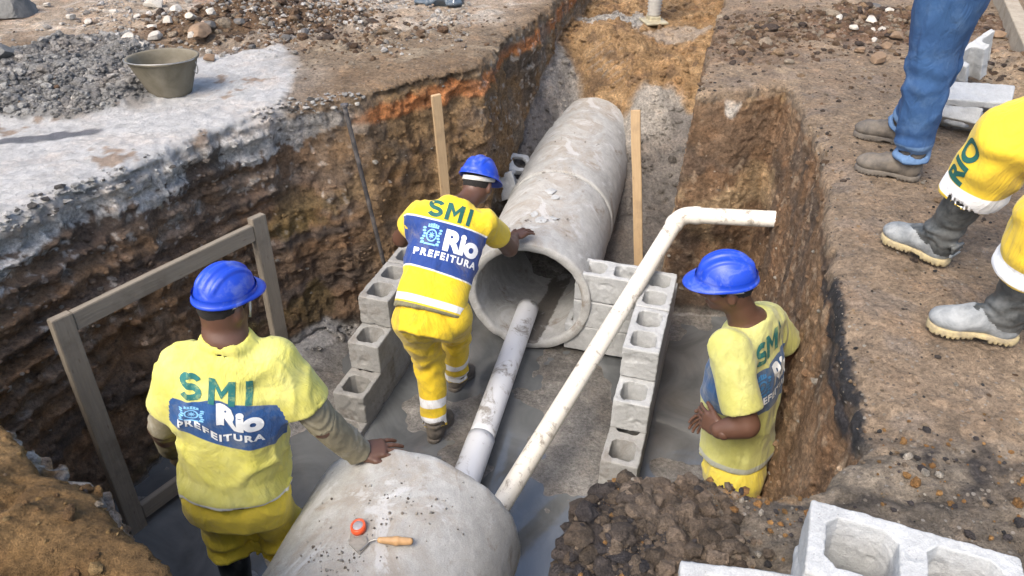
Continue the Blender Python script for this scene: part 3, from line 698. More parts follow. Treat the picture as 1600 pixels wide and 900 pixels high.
def wall_run(p0, fronts, ztops, n, side, which):
    # p0: a point on the centre line of the wall (x at y=3); fronts: y of the front face of each course
    gl = 'blocks of the %s block wall' % side
    for c, (yf, zt, nn) in enumerate(zip(fronts, ztops, n)):
        for i in range(nn):
            s = (yf - p0[1]) / DW[1] + .195 + .397 * i; p = p0 + DW * s
            if i == 0: lb = 'front block of the %s in the stepped wall %s' % (lv[c], which)
            elif c == 3: lb = '%s block from the front in the top course of the wall %s' % (['', 'second', 'third', 'fourth'][i], which)
            else: lb = '%s block from the front in the %s of the wall %s' % (['', 'second', 'third', 'fourth'][i], lv[c], which)
            block(p[0], p[1], zt, aw, lb, gl, BW if (c == 0 or (c == 1 and i == 0 and side == 'left')) else (BD[(c + i) % 2] if side == 'left' or c == 1 else None))
wall_run(V(-.905, 3.07, 0), [2.90, 3.07, 3.28, 3.45], [.03, .215, .405, .60], [3, 3, 2, 2], 'left', 'beside the bending worker')
wall_run(V(.665, 3.0, 0), [2.40, 2.57, 2.80, 2.985], [.03, .215, .405, .60], [4, 3, 3, 2], 'right', 'under the thin pipe')
pr = V(.665, 3.0, 0) + DW * .0
for zt, lb in ((.60, 'topmost concrete block of the short return against the laid pipe'), (.405, 'middle concrete block of the short return against the laid pipe'), (.215, 'lowest concrete block of the short return against the laid pipe')):
    e = 0 if zt > .5 else (.0 if zt > .3 else -.05)
    p = V(.665, 3.0, 0) + DW * .70 - V(DW[1], -DW[0], 0) * (.295 - e); block(p[0], p[1], zt, -AW, lb, 'blocks of the short return')
# blocks lying on the bank in front
BF = block_mesh('concrete_block', h=.0036, seed=33.)
zb = hgw(.85, 1.02)
def place_on(px, py, z, ang, label, me, group=None, rx=0., ry=0.):
    o = link('concrete_block', me); p = at(px, py, z); o.location = [float(q) for q in p]; o.rotation_mode = 'XYZ'; o.rotation_euler = (rx, ry, ang); return tag(o, label, 'concrete block', group)
# big one: far left top corner near (1270,775), long side runs to lower right
ztop = 1.55 + .20
ca, cb = at(1268, 778, ztop), at(1600, 872, ztop)
e = nrm(cb - ca); n2_ = V(e[1], -e[0], 0); ctr = ca + e * .195 + n2_ * .095
o = link('concrete_block', BF); o.location = (ctr[0], ctr[1], 1.56); o.rotation_euler = (0, 0, math.atan2(e[1], e[0])); tag(o, 'large pale hollow concrete block at the near corner, its open cells up', 'concrete block')
c2 = at(1062, 873, 1.60); e2 = nrm(at(1215, 892, 1.60) - c2); n2_ = V(e2[1], -e2[0], 0); ctr = c2 + e2 * .195 + n2_ * .095
o = link('concrete_block', BM[1]); o.location = (ctr[0], ctr[1], 1.565 - .155); o.rotation_euler = (0, 0, math.atan2(e2[1], e2[0])); tag(o, 'sunken concrete block at the near edge, only its flat top corner showing', 'concrete block')
# broken blocks behind the two standing men
def brk1(v_): v_.cut((.02, 0, 0), (1, .25, .2))
def brk2(v_): v_.cut((0, -.02, 0), (.15, -1, .1)); v_.cut((.12, 0, 0), (1, -.4, 0))
def brk3(v_): v_.cut((0, 0, .05), (.1, .1, 1))
B1, B2, B3 = block_mesh('broken_block', seed=41., broken=brk1), block_mesh('broken_block', seed=47., broken=brk2), block_mesh('broken_block', seed=51., broken=brk3)
def frag(me, px, py, dz, rot, label, z=None):
    p = hg(px, py) if z is None else at(px, py, z); o = link('broken_block', me); o.location = (p[0], p[1], p[2] + dz); o.rotation_euler = rot; return tag(o, label, 'broken block')
frag(B2, 1528, 128, .03, (.1, -.35, .5), 'light grey broken block shell tipped up behind the yellow trousers')
frag(B2, 1505, 185, .01, (1.35, .1, 2.6), 'angular broken block frame lying flat beside the jeans')
frag(B3, 1493, 205, .02, (.0, .5, .9), 'flat slab broken off a block, leaning close behind the jeans')
frag(B3, 793, 262, .02, (.5, .2, .4), 'broken grey block piece beside the pipe behind the blue helmet', .58)
frag(B1, 775, 285, -.04, (1.2, .3, 1.4), 'smaller broken block shard next to the bending worker helmet', .50)

# ------------------------------------------------------------------ timber
def board(name, p, q, w, t, face, mat, parent=None, seed=0):
    """board from p to q; w across (in plane), t thick along face normal"""
    p, q = np.array(p, float), np.array(q, float); L = np.linalg.norm(q - p); Z = nrm(q - p); Nn = nrm(np.array(face, float) - np.dot(face, Z) * Z); Wd = np.cross(Nn, Z)
    bm = bmesh.new(); bmesh.ops.create_cube(bm, size=1)
    for v in bm.verts: v.co = Vector((v.co.x * w, v.co.y * t, v.co.z * L))
    bmesh.ops.bevel(bm, geom=bm.edges[:], offset=.003, segments=2, affect='EDGES')
    bmesh.ops.subdivide_edges(bm, edges=[e for e in bm.edges if e.calc_length() > L * .5], cuts=24)
    for v in bm.verts:
        n = float(fbm(np.array([seed + v.co.z * 1.0]), np.array([seed]), np.array([v.co.z]), 1.6, 2)[0]); v.co.x += n * .006; v.co.y += n * .004
    me = bpy.data.meshes.new(name); bm.to_mesh(me); bm.free(); me.materials.append(mat)
    for pl in me.polygons: pl.use_smooth = False
    o = bpy.data.objects.new(name, me); C.collection.objects.link(o)
    M = Matrix(((Wd[0], Nn[0], Z[0], (p[0] + q[0]) / 2), (Wd[1], Nn[1], Z[1], (p[1] + q[1]) / 2), (Wd[2], Nn[2], Z[2], (p[2] + q[2]) / 2), (0, 0, 0, 1)))
    if parent is not None:
        o.parent = parent; o.matrix_parent_inverse = Matrix.Translation(-parent.location)
    o.matrix_basis = M
    return o
wood_old = m_wood('weathered_timber', (.15, .125, .095), (.27, .235, .185), dirt=.6)
wood_new = m_wood('pale_timber', (.36, .24, .13), (.52, .38, .22), dirt=.35)
TL, BL, TR = aty(92, 494, 2.44), V(-1.83, 2.36, -.02), aty(402, 346, 3.30)
off = TL - BL; BR = TR - off * 1.0
fn = nrm(np.cross(TR - TL, off)); 
if fn[1] > 0: fn = -fn
rt = thing('timber_formwork', 'weathered square timber frame leaning on the left clay wall behind a worker', 'wooden frame', BL)
u_ = nrm(TR - TL); z_ = nrm(off)
board('upright', BL, TL, .085, .042, fn, wood_old, rt, 1); board('upright', BR, TR + z_ * .03, .085, .042, fn, wood_old, rt, 2)
board('crosspiece', TL + u_ * .045 - z_ * .045 , TR - u_ * .045 - z_ * .045, .085, .036, fn, wood_old, rt, 3)
board('crosspiece', BL + u_ * .045 + z_ * .09, BR - u_ * .045 + z_ * .09, .085, .036, fn, wood_old, rt, 4)
o = board('timber_stake', (-.40, 4.28, .05), aty(681, 148, 4.16), .058, .024, (.5, -1, .2), wood_new, None, 6); tag(o, 'upright pale timber stake behind the bending worker', 'stake', 'timber stakes in the pit')
o = board('timber_stake', (.925, 4.55, .05), aty(993, 172, 4.63), .062, .024, (-.3, -1, .1), wood_new, None, 8); tag(o, 'upright pale timber stake between laid pipe and thin elbow pipe', 'stake', 'timber stakes in the pit')
iron = m_plain('rusty_iron', (.06, .055, .055), .6, .3, .4, 30, (.3, .27, .24), .6, (.5, .7))
pt, pq = aty(538, 165, 3.92), aty(600, 412, 3.98)
v, f = merge([tube(pq, pt, .013, 14, .0125), tube(pt - V(0, 0, .004), pt + V(0, 0, .008), .022, 14, .0215)])
tag(link('iron_bar', mesh_np('iron_bar', v, f, True, [iron])), 'thin dark iron bar leaning on the ochre pit wall', 'iron bar')

# ------------------------------------------------------------------ bucket
bm_ = m_plain('bucket_rubber', (.115, .10, .068), .75, .15, .25, 14, (.22, .20, .16), .6, (.42, .7), dscale=6)
bp = hg(268, 146)
rt = thing('bucket', 'dusty olive rubber builder bucket standing on the white cement crust', 'bucket', bp)
prof = [(.006, .004), (.103, .004), (.108, .015)] + [(.108 + .062 * t, .015 + .20 * t) for t in np.linspace(.1, 1, 12)] + [(.178, .218), (.178, .228), (.168, .228)] + [(.163 - .062 * t, .22 - .20 * t) for t in np.linspace(0, 1, 12)] + [(.006, .02)]
v, f = lathe(prof, 64, False); v = v[:, [0, 2, 1]] * V(1.08, .93, .92)
v[:, 0] += .006 * np.sin(3 * np.arctan2(v[:, 1], v[:, 0])) * v[:, 2] / .2
me = mesh_np('tub', v, f, True, [bm_]); o = link('tub', me); o.parent = rt
steel = m_plain('steel_wire', (.35, .34, .32), .4, .1, 0, 30, (.2, .17, .13), .5, metal=.8)
def wire(name, pts, r, mat, parent=None, seg=8, closed=False):
    pts = [np.array(p, float) for p in pts]; vs = []; fs = []; n = len(pts)
    for i, p in enumerate(pts):
        d = nrm(pts[min(i + 1, n - 1)] - pts[max(i - 1, 0)]); R = frame_z(d, (0, .3, 1) if abs(d[2]) < .9 else (1, 0, 0))
        for j in range(seg):
            a = 2 * math.pi * j / seg; vs.append(p + r * (math.cos(a) * R[0] + math.sin(a) * R[2]))
    for i in range(n - 1):
        for j in range(seg): fs.append((i * seg + j, (i + 1) * seg + j, (i + 1) * seg + (j + 1) % seg, i * seg + (j + 1) % seg))
    me = mesh_np(name, np.array(vs), np.array(fs), True, [mat]); o = link(name, me)
    if parent is not None: o.parent = parent
    return o
A_ = np.linspace(0, np.pi, 24)
wire('handle', [V(.188 * math.cos(a), -.03 - .150 * math.sin(a), .205 + .012 * math.sin(a)) for a in A_], .003, steel, rt)
wire('lug', [V(.17 + .012 * math.cos(a), .0, .15 + .035 * math.sin(a)) for a in np.linspace(0, 2 * np.pi, 16)], .003, steel, rt)

# ------------------------------------------------------------------ trowel and measuring tape on the front pipe
def on_pipe2(px, py, lift=0.):
    d = ray(px, py); o_ = np.array([0, 0, CAM_H]); ax = -D2; c = P2c
    dd = d - np.dot(d, ax) * ax; oc = (o_ - c) - np.dot(o_ - c, ax) * ax; r = R2 + lift
    a_, b_, c_ = dd @ dd, 2 * dd @ oc, oc @ oc - r * r; t = (-b_ - math.sqrt(max(0, b_ * b_ - 4 * a_ * c_))) / (2 * a_)
    p = o_ + d * t; n = nrm((p - c) - np.dot(p - c, ax) * ax); return p, n
pA, nA = on_pipe2(640, 846, .02); pB, _ = on_pipe2(594, 844, .02); pC, nC = on_pipe2(563, 862, .004); pD, _ = on_pipe2(545, 822, .004)
rt = thing('trowel', 'small mortar trowel with wooden handle lying on the front pipe', 'trowel', pB)
hw = m_plain('handle_wood', (.50, .30, .14), .5, .2, .2, 40, (.25, .17, .1), .4)
blade_m = m_plain('mortar_steel', (.16, .15, .135), .6, .2, .5, 40, (.40, .37, .32), .8, (.35, .6), .3)
vo = Vol(np.minimum(pA, pB) - .03, np.maximum(pA, pB) + .03, .0022); vo.cone(pB, pB * .45 + pA * .55, .0105, .015, .004).cone(pB * .45 + pA * .55, pA, .015, .0125, .006)
o = link('handle', mesh_np('handle', *vo.mesh(), True, [hw]), rt)
sh, _ = on_pipe2(577, 846, .012)
o = wire('shank', [pB, pB * .5 + sh * .5 + nC * .006, sh, pC * .35 + sh * .65 + nC * .0, pC + nC * .006], .0035, steel); o.parent = rt; o.matrix_parent_inverse = Matrix.Translation(-rt.location)
bl = [on_pipe2(px, py, .004)[0] for px, py in ((548, 833), (572, 838), (576, 852), (562, 867), (545, 850))]
bm = bmesh.new(); lo_ = [bm.verts.new(p) for p in bl]; hi_ = [bm.verts.new(p + nC * .003) for p in bl]
bm.faces.new(hi_); bm.faces.new(lo_[::-1])
for i in range(5): bm.faces.new((lo_[i], lo_[(i + 1) % 5], hi_[(i + 1) % 5], hi_[i]))
bmesh.ops.recalc_face_normals(bm, faces=bm.faces); me = bpy.data.meshes.new('blade'); bm.to_mesh(me); bm.free(); me.materials.append(blade_m); link('blade', me, rt)
pT, nT = on_pipe2(560, 824, .014)
rt = thing('measuring_tape', 'round tape measure with orange rim beside the trowel', 'tape measure', pT)
R_ = frame_z(nrm(np.cross(nT, V(1, .3, 0))), nT)
v, f = lathe([(.0005, -.011), (.018, -.011), (.0185, -.006), (.0185, .008), (.017, .011), (.0005, .011)], 40, False)
def tilt_to(v, p, n, sp=1.0):   # lathe axis Y -> n
    R = frame_z(n, (0, 1, .2)); return v * V(1, 1, sp) @ R + p
tape_o = m_plain('orange_plastic', (.75, .10, .03), .35, .1, 0, 30, (.4, .25, .2), .4); tape_g = m_plain('tape_face', (.32, .31, .33), .4, .15, 0)
vr, fr = lathe([(.0188, -.013), (.0255, -.012), (.027, 0.), (.0255, .012), (.0188, .013)], 40)
link('rim', mesh_np('rim', tilt_to(vr, pT, nT, 1.15), fr[:, ::-1], True, [tape_o]), rt)
link('face', mesh_np('face', tilt_to(v, pT, nT, 1.15), f[:, ::-1], True, [tape_g]), rt)

# ------------------------------------------------------------------ rammer foot, bag, kerb
rp = at(1021, 35, 1.16)
for _i in range(4): rp = at(1021, 35, float(floor_h(np.array(rp[0]), np.array(rp[1]))) + .03)
rt = thing('rammer', 'soil rammer with square metal foot and bellows standing on brown fill', 'rammer', rp)
ram = m_plain('rammer_metal', (.42, .38, .26), .45, .15, .2, 20, (.30, .24, .16), .7, (.45, .65), .3); rub = m_plain('grey_rubber', (.40, .38, .34), .6, .1, .1)
vo = Vol(rp - V(.2, .2, .05), rp + V(.2, .2, .1), .005); Rr = np.array([[.98, .2, 0], [-.2, .98, 0], [0, 0, 1.]])
vo.rbox(rp + V(0, 0, .012), Rr, (.105, .115, .012), .01); vo.rbox(rp + V(0, .02, .04), Rr, (.055, .06, .02), .012, .01)
link('foot', mesh_np('foot', *vo.mesh(), True, [ram]), rt)
pr_ = [(.045, .05)]
for i in range(9): pr_ += [(.052 + .010 * (i / 9), .06 + i * .03), (.064 + .012 * (i / 9), .075 + i * .03)]
pr_ += [(.05, .34), (.0005, .34)]
v, f = lathe([(.0005, .05)] + pr_, 40, False); v = v[:, [0, 2, 1]]; o = link('bellows', mesh_np('bellows', v + rp + V(0, .02, 0), f, True, [rub]), rt)
vo = Vol(rp + V(-.25, -.35, .3), rp + V(.3, .5, 1.2), .012)
vo.rbox(rp + V(0, .03, .48), Rr, (.09, .10, .15), .04, .02).rbox(rp + V(0, .12, .72), Rr, (.13, .16, .12), .05, .03)
link('engine_housing', mesh_np('engine_housing', *vo.mesh(), True, [m_plain('rammer_yellow', (.7, .45, .05), .4, .1, .1)]), rt)
wire('handlebar', [V(.14, .1, .75), V(.2, -.15, .95), V(.14, -.3, .98), V(-.14, -.3, .98), V(-.2, -.15, .95), V(-.14, .1, .75)], .016, iron, rt)
bpz = hg(690, 8)
vo = Vol(bpz - V(.32, .3, .1), bpz + V(.35, .35, .3), .01)
vo.ell(bpz + V(0, .05, .04), I3, (.17, .12, .06), .04).ell(bpz + V(-.12, .0, .03), I3, (.10, .08, .04), .04).ell(bpz + V(.09, -.02, .03), I3, (.08, .10, .035), .03)
vo.disp(lambda x, y, z: .03 * np.abs(vnoise(x * 14, y * 14, z * 14)) + .01 * fbm(x, y, z, 30, 3), .06)
s_ = NB('bag_fabric'); s_.set(s_.mix(s_.noise(5, 5), (.03, .045, .06), (.12, .15, .18)), .45); s_.bump(s_.noise(18, 5, .6, dist=1), .8, .02)
rt = tag(link('work_bag', mesh_np('work_bag', *vo.mesh(), True, [s_.m])), 'crumpled dark blue bag lying at the far edge of the bank', 'bag')
wire('piping', [bpz + V(.10 + .05 * t, -.11 + .22 * t, .03 + .11 * math.sin(t * 2.6)) for t in np.linspace(0, 1, 16)], .005, m_plain('white_piping', (.7, .7, .72), .6, .05, 0)).parent = rt
k0, k1 = hg(1545, -30), hg(1625, 118)
kd = k1 - k0
board_c = m_concrete('kerb_concrete', (.34, .29, .22), .2, (.22, .16, .1), (.5, .65)).m
o = board('kerb', (k0[0], k0[1], 1.60), (k1[0] + kd[0] * .6, k1[1] + kd[1] * .6, 1.60), .16, .10, (nrm(np.cross(kd, V(0, 0, 1)))), board_c, None, 3); tag(o, kind='structure')

# ------------------------------------------------------------------ loose stones and clods
def rock_variants(n, seed, rough=.35, sub=2):
    out = []; rg = np.random.default_rng(seed); soft = rough >= .6
    for i in range(n):
        bm = bmesh.new(); bmesh.ops.create_icosphere(bm, subdivisions=sub, radius=1)
        sc = rg.uniform(.6, 1.1, 3); v = np.array([p.co for p in bm.verts]); f = np.array([[q.index for q in p.verts] for p in bm.faces])
        v = v * (1 + rough * fbm(v[:, 0], v[:, 1], v[:, 2], 1.1, 3, seed + i * 7.)[:, None]) * sc
        if soft: v = v * (1 + .35 * fbm(v[:, 0], v[:, 1], v[:, 2], 3.1, 2, seed + i * 3.)[:, None])
        for c in range(0 if soft else 9):   # chipped planes
            nn = nrm(rg.normal(size=3)); d = rg.uniform(.38, .7); h = v @ nn - d; v = v - np.outer(np.clip(h, 0, None) * .85, nn)
        bm.free(); out.append((v, f))
    return out
def scatter(name, label, cat, pts, nrmls, sizes, cols, seed, mat, sub=1, rough=.4, sink=.3, kind='stuff', flat=.7, smooth=False):
    RV = rock_variants(8, seed, rough, sub); rg = np.random.default_rng(seed); vs, fs, cs, n = [], [], [], 0
    for i, (p, nn, s) in enumerate(zip(pts, nrmls, sizes)):
        v, f = RV[rg.integers(8)]; q = rg.normal(size=4); q /= np.linalg.norm(q); M = np.array(Matrix.Rotation(rg.uniform(0, 6.28), 3, Vector(rg.normal(size=3)).normalized()))
        w = (v @ M.T) * s; w[:, 2] *= flat; w = w + p + nn * s * (1 - sink) * .5
        vs.append(w); fs.append(f + n); n += len(w); cs.append(np.tile(cols[i] * rg.uniform(.75, 1.2), (len(w), 1)))
    me = mesh_np(name, np.concatenate(vs), np.concatenate(fs), smooth, [mat]); cc = np.concatenate(cs)
    attr(me, 'col', np.c_[cc, np.ones(len(cc))], 'C'); attr(me, 'wet', np.zeros(len(cc))); attr(me, 'peb', np.zeros(len(cc))); attr(me, 'con', np.ones(len(cc)))
    o = link(name, me); return tag(o, label, cat, None, kind)
rg = np.random.default_rng(11)
tc, tnn, tg, tpd = TOP['c'], TOP['n'], TOP['g'], TOP['pd']
tcolf = tcol[tf].mean(1)[isground | isfloor]
def pick(w, n):
    w = np.clip(w, 0, None); w = w / w.sum(); return rg.choice(len(w), size=n, replace=False, p=w)
X_, Y_ = tc[:, 0], tc[:, 1]; area = np.interp(Y_, [0, 8], [.3, 1.]); inv = tg & (tnn[:, 2] > .4)
nn_ = fbm(X_, Y_, 0, 2.5, 3, 77)
lf_ = X_ < -.3
# pale rubble on the far left bank
w = inv * lf_ * sst(4.6, 5.2, Y_) * sst(-.3, .3, nn_) * area
i = pick(w, 6500); sz = rg.gamma(1.1, .0075, len(i)) + .003
pal = np.array([[.58, .54, .48], [.45, .42, .38], [.50, .38, .28], [.36, .33, .30], [.62, .60, .57]])
scatter('rubble', 'pale broken stones strewn over the far left bank', 'rubble', tc[i], tnn[i], np.minimum(sz, .04), pal[rg.integers(5, size=len(i))], 5, soil, 1)
# grey cement clods
m = sst(-.02, .08, poly_sd(X_, Y_, G['rubble'])); i = pick(inv * m, 8000); sz = rg.gamma(1.1, .0062, len(i)) + .003
pal = np.array([[.31, .30, .285], [.35, .34, .32], [.26, .255, .245], [.42, .41, .385]])
scatter('cement_clods', 'heap of crumbly grey cement clods left of the bucket', 'cement heap', tc[i], tnn[i], np.minimum(sz, .045), pal[rg.integers(4, size=len(i))], 6, soil, 2, .6, smooth=False, sink=.75)
# brown clods on mounds and everywhere thin
m1 = blob(X_, Y_, at(395, 35)[:2], .75, .4, .3) * 3 + blob(X_, Y_, at(560, 60)[:2], 1.1, .5, .3) + 3.0 * blob(X_, Y_, at(1380, 45)[:2], 1.0, .42, .2) + 1.5 * blob(X_, Y_, at(1560, 120)[:2], .6, .5) + blob(X_, Y_, at(1160, 60)[:2], .5, .8) * 1.2 + .10
i = pick(inv * m1 * (Y_ > 1.2) * area * (poly_sd(X_, Y_, G['apron']) < .0), 9000); sz = rg.gamma(1.05, .0066, len(i)) + .0025; sz *= np.where(m1[i] > .8, 1.15, .6)
pal = np.array([[.15, .095, .06], [.20, .13, .08], [.26, .18, .11], [.10, .075, .06], [.34, .28, .21]])
scatter('soil_clods', 'brown earth clods and pebbles loose on the banks', 'soil clods', tc[i], tnn[i], np.minimum(sz, .05), pal[rg.integers(5, size=len(i))], 7, soil, 2, .6, smooth=False, sink=.75)
# near right: dark clods, ochre crumbs, gravel
d1 = blob(X_, Y_, at(940, 815)[:2], .17, .2) * inv; i = pick(d1 * d1, 2600); sz = rg.gamma(.65, .0095, len(i)) + .0016
pal = np.array([[.06, .052, .05], [.085, .068, .056], [.05, .045, .046], [.12, .092, .068], [.075, .062, .055]])
scatter('asphalt_clods', 'heap of dark asphalt clods on the near edge', 'asphalt clods', tc[i], tnn[i], np.minimum(sz, .034), np.where((tc[i, 0] + .06 * rg.normal(size=len(i)) < .24)[:, None], pal[rg.integers(5, size=len(i))], np.array([.15, .115, .085]) * rg.uniform(.6, 1.5, (len(i), 1))), 8, soil, 2, .6, smooth=False, sink=.75)
d2 = inv * sst(1.55, 1.4, Y_) * (X_ > .08) * (np.exp(-((tpd + .07) / .07) ** 2) + .18) * sst(-.35, .2, nn_); i = pick(d2, 3000); sz = rg.gamma(1.1, .0046, len(i)) + .0015
pal = np.array([[.36, .20, .075], [.30, .16, .06], [.24, .19, .14], [.42, .38, .32], [.08, .07, .07], [.06, .055, .055]])
scatter('gravel', 'ochre crumbs and gravel along the near broken edge', 'gravel', tc[i], tnn[i], np.minimum(sz, .022), pal[rg.integers(6, size=len(i))], 9, soil, 1, .5)
d3 = inv * (X_ > .9) * (Y_ < 4.6) * (.3 + 1.2 * np.exp(-((tpd + .03) / .05) ** 2)) * sst(-.5, .3, nn_) * area; i = pick(d3, 2000); sz = rg.gamma(1.5, .0026, len(i)) + .0015
pal = np.array([[.10, .085, .075], [.05, .05, .052], [.26, .2, .14], [.42, .38, .32], [.34, .24, .14]])
scatter('grit', 'grit and crumbs of asphalt on the right bank', 'grit', tc[i], tnn[i], np.minimum(sz, .018), pal[rg.integers(5, size=len(i))], 10, soil, 1, .5)
d4 = inv * (X_ < -.5) * (Y_ < 2.0); i = pick(d4, 900); sz = rg.gamma(1.6, .004, len(i)) + .002
pal = np.array([[.24, .15, .06], [.17, .1, .045], [.30, .2, .09]])
scatter('clay_crumbs', 'ochre clay crumbs on the near left mound', 'clay crumbs', tc[i], tnn[i], np.minimum(sz, .022), pal[rg.integers(3, size=len(i))], 12, soil, 2, .6, smooth=False, sink=.75)
# cement splashes and crumbs on the far fill and around the pipe end
fl = (~tg) & (Y_ > 4.9) & (tnn[:, 2] > .3); i = pick(fl * (.5 + 2 * blob(X_, Y_, at(960, 30, 1.2)[:2], .35, .3)), 2600); sz = rg.gamma(1.4, .006, len(i)) + .002
scatter('fill_clods', 'clods on the brown trench fill behind the laid pipe', 'soil clods', tc[i], tnn[i], np.minimum(sz, .035), tcolf[i] * 1.05, 13, soil, 2, .6, smooth=False, sink=.75)
# crumbs stuck in the cut faces, broken crust along the left lip
wc, wn_, wcol = WALL['c'], WALL['n'], WALL['col']
nz = fbm(wc[:, 0], wc[:, 1], wc[:, 2], 3, 3, 91); lw = (wc[:, 0] < -.3) & (wc[:, 1] < 4.4)
i = pick((.15 + np.clip(nz + .1, 0, 1)) * np.where(lw, 1.5, 1.), 9000); sz = np.minimum(rg.gamma(1.1, .0042, len(i)) + .002, .022)
cc_ = wcol[i] * rg.uniform(.75, 1.3, (len(i), 1)); pale = (rg.random(len(i)) < .06); cc_[pale] = (.42, .38, .32)
scatter('wall_crumbs', 'crumbs of clay and small stones stuck in the cut trench walls', 'soil crumbs', wc[i], wn_[i], sz, cc_, 41, soil, 1, .6, sink=.9)
lip = inv * (X_ < -.75) * (Y_ > 2.2) * (Y_ < 4.15) * np.exp(-((tpd + .0) / .05) ** 2) * sst(-.3, .2, nn_); i = pick(lip, 450); sz = np.minimum(rg.gamma(1.1, .007, len(i)) + .003, .035)
pal = np.array([[.60, .59, .57], [.54, .53, .51], [.46, .45, .43], [.10, .095, .09], [.50, .49, .46]])
scatter('crust_shards', 'broken pale cement crust and dark shards along the left lip', 'cement crust', tc[i], tnn[i], sz, pal[rg.integers(5, size=len(i))], 42, soil, 1, .5, flat=.45)
# single larger rocks
stone_m = m_concrete('pale_stone', (.42, .39, .34), .2, (.3, .24, .17), (.5, .65), 90).m; dark_m = m_concrete('dark_stone', (.10, .095, .09), .3, (.2, .15, .1), (.5, .65), 90).m; brown_m = m_concrete('brown_clod', (.20, .135, .085), .3, (.13, .09, .06), (.5, .65), 60).m
RV = rock_variants(10, 99, .35, 4)
ORD = ['first', 'second', 'third', 'fourth', 'fifth', 'sixth', 'seventh', 'eighth', 'ninth', 'tenth', 'eleventh', 'twelfth', 'thirteenth', 'fourteenth', 'fifteenth', 'sixteenth', 'seventeenth', 'eighteenth', 'nineteenth', 'twentieth']
def ranked(items):
    r = sorted(range(len(items)), key=lambda i: items[i][0]); w = {i: ('leftmost' if n == 0 else 'rightmost' if n == len(r) - 1 else ORD[n] + ' from left') for n, i in enumerate(r)}
    return [(w[i], it) for i, it in enumerate(items)]
def rock(px, py, s, mat, label, group, k, flat=.75, z=None):
    v, f = RV[k % 10]; w = v * s; w[:, 2] *= flat; w = w * (1 + .04 * fbm(w[:, 0], w[:, 1], w[:, 2], 25, 3)[:, None]); me = mesh_np('rock', w, f, False, [mat]); p = hg(px, py) if z is None else at(px, py, z)
    o = link('rock', me); o.location = (p[0], p[1], p[2] + s * flat * .45); o.rotation_euler = (0, 0, k * 1.3); return tag(o, label, 'rock', group)
gp = 'pale stones behind the bucket'
for k, (w_, (px, py, s)) in enumerate(ranked([(205, 64, .055), (242, 62, .06), (112, 30, .05), (245, 12, .085), (275, 18, .06), (240, 45, .045), (185, 58, .035), (265, 35, .045), (300, 30, .05), (330, 22, .045), (140, 36, .035), (215, 30, .04), (75, 10, .04), (350, 12, .05), (410, 6, .045), (180, 20, .04), (222, 72, .035), (300, 58, .035)])): rock(px, py, s, stone_m, 'pale stone in the rubble behind the bucket, ' + w_, gp, k)
rock(330, 95, .042, brown_m, 'single round brown clod on the crust right of the bucket', None, 3, .9)
rock(312, 55, .10, brown_m, 'largest brown clod at the left foot of the dark mound', None, 4, .7)
rock(330, 42, .05, dark_m, 'dark grey stone resting on the large brown clod by the mound', None, 5, .9)
gp = 'dark stones on the brown mound'
for k, (w_, (px, py, s)) in enumerate(ranked([(395, 76, .035), (448, 62, .04), (475, 52, .04), (376, 36, .045), (372, 10, .04), (425, 40, .03)])): rock(px, py, s, dark_m, 'dark stone on the brown earth mound, ' + w_, gp, k + 2)
gp = 'brown lumps on the right spoil heap'
for k, (w_, (px, py, s)) in enumerate(ranked([(1370, 98, .07), (1345, 82, .05), (1400, 60, .055), (1340, 20, .06), (1300, 60, .045), (1385, 75, .05), (1590, 70, .09), (1560, 60, .06), (1555, 90, .07), (1525, 70, .05)])): rock(px, py, s, brown_m, 'brown earth lump on the spoil heap behind the jeans, ' + w_, gp, k + 1)
gp = 'grey stones on the right spoil heap'
for k, (w_, (px, py, s)) in enumerate(ranked([(1360, 35, .055), (1335, 45, .04), (1378, 48, .035), (1362, 50, .03), (1390, 20, .04), (1310, 30, .035), (1535, 110, .03), (1365, 65, .03)])): rock(px, py, s, stone_m, 'light grey stone on the spoil heap behind the jeans, ' + w_, gp, k + 4)
rock(1365, 10, .09, dark_m, 'flat black slab of asphalt at the back of the spoil heap', None, 6, .25)
rock(25, 25, .23, dark_m := m_concrete('grey_rock', (.12, .12, .115), .3, (.2, .19, .17), (.5, .7), 60).m, 'big dark grey cement lump at the upper left corner', None, 7, .6)
rock(8, 92, .12, dark_m, 'grey cement lump below the big one at the left border', None, 8, .6)
# mortar crumbs on the pipes
def crumbs(name, label, pts, seed, smin_, cols):
    P_, N_ = zip(*pts); rg2 = np.random.default_rng(seed); sz = np.minimum(rg2.gamma(1.1, .0024, len(P_)) + smin_, .010)
    scatter(name, label, 'mortar crumbs', P_, N_, sz, cols[rg2.integers(len(cols), size=len(P_))], seed, soil, 1, .5)
cl = np.array([[.40, .37, .33], [.32, .28, .24], [.5, .48, .45], [.24, .21, .18]])
pts = []
for k in range(240):
    cx, cy, sg = [(545, 850, 45), (600, 810, 50), (520, 880, 40), (640, 770, 60)][rg.integers(4)]
    px, py = rg.normal(cx, sg), rg.normal(cy, sg * .45)
    if 470 < px < 760 and 715 < py < 905: pts.append(on_pipe2(px, py))
crumbs('mortar_crumbs', 'mortar crumbs scattered round the trowel on the front pipe', pts, 31, .001, cl)
pts = []
for k in range(200):
    s = rg.choice([.25, .95, 1.02, .35, 1.6]) + rg.normal() * .07; a = rg.normal() * .3 + .05
    n = V(math.cos(TH1) * math.sin(a), -math.sin(TH1) * math.sin(a), math.cos(a)); pts.append((P1c + D1 * max(s, .03) + n * .395, n))
crumbs('mud_crumbs', 'crumbs of mud on top of the laid pipe', pts, 32, .001, cl)
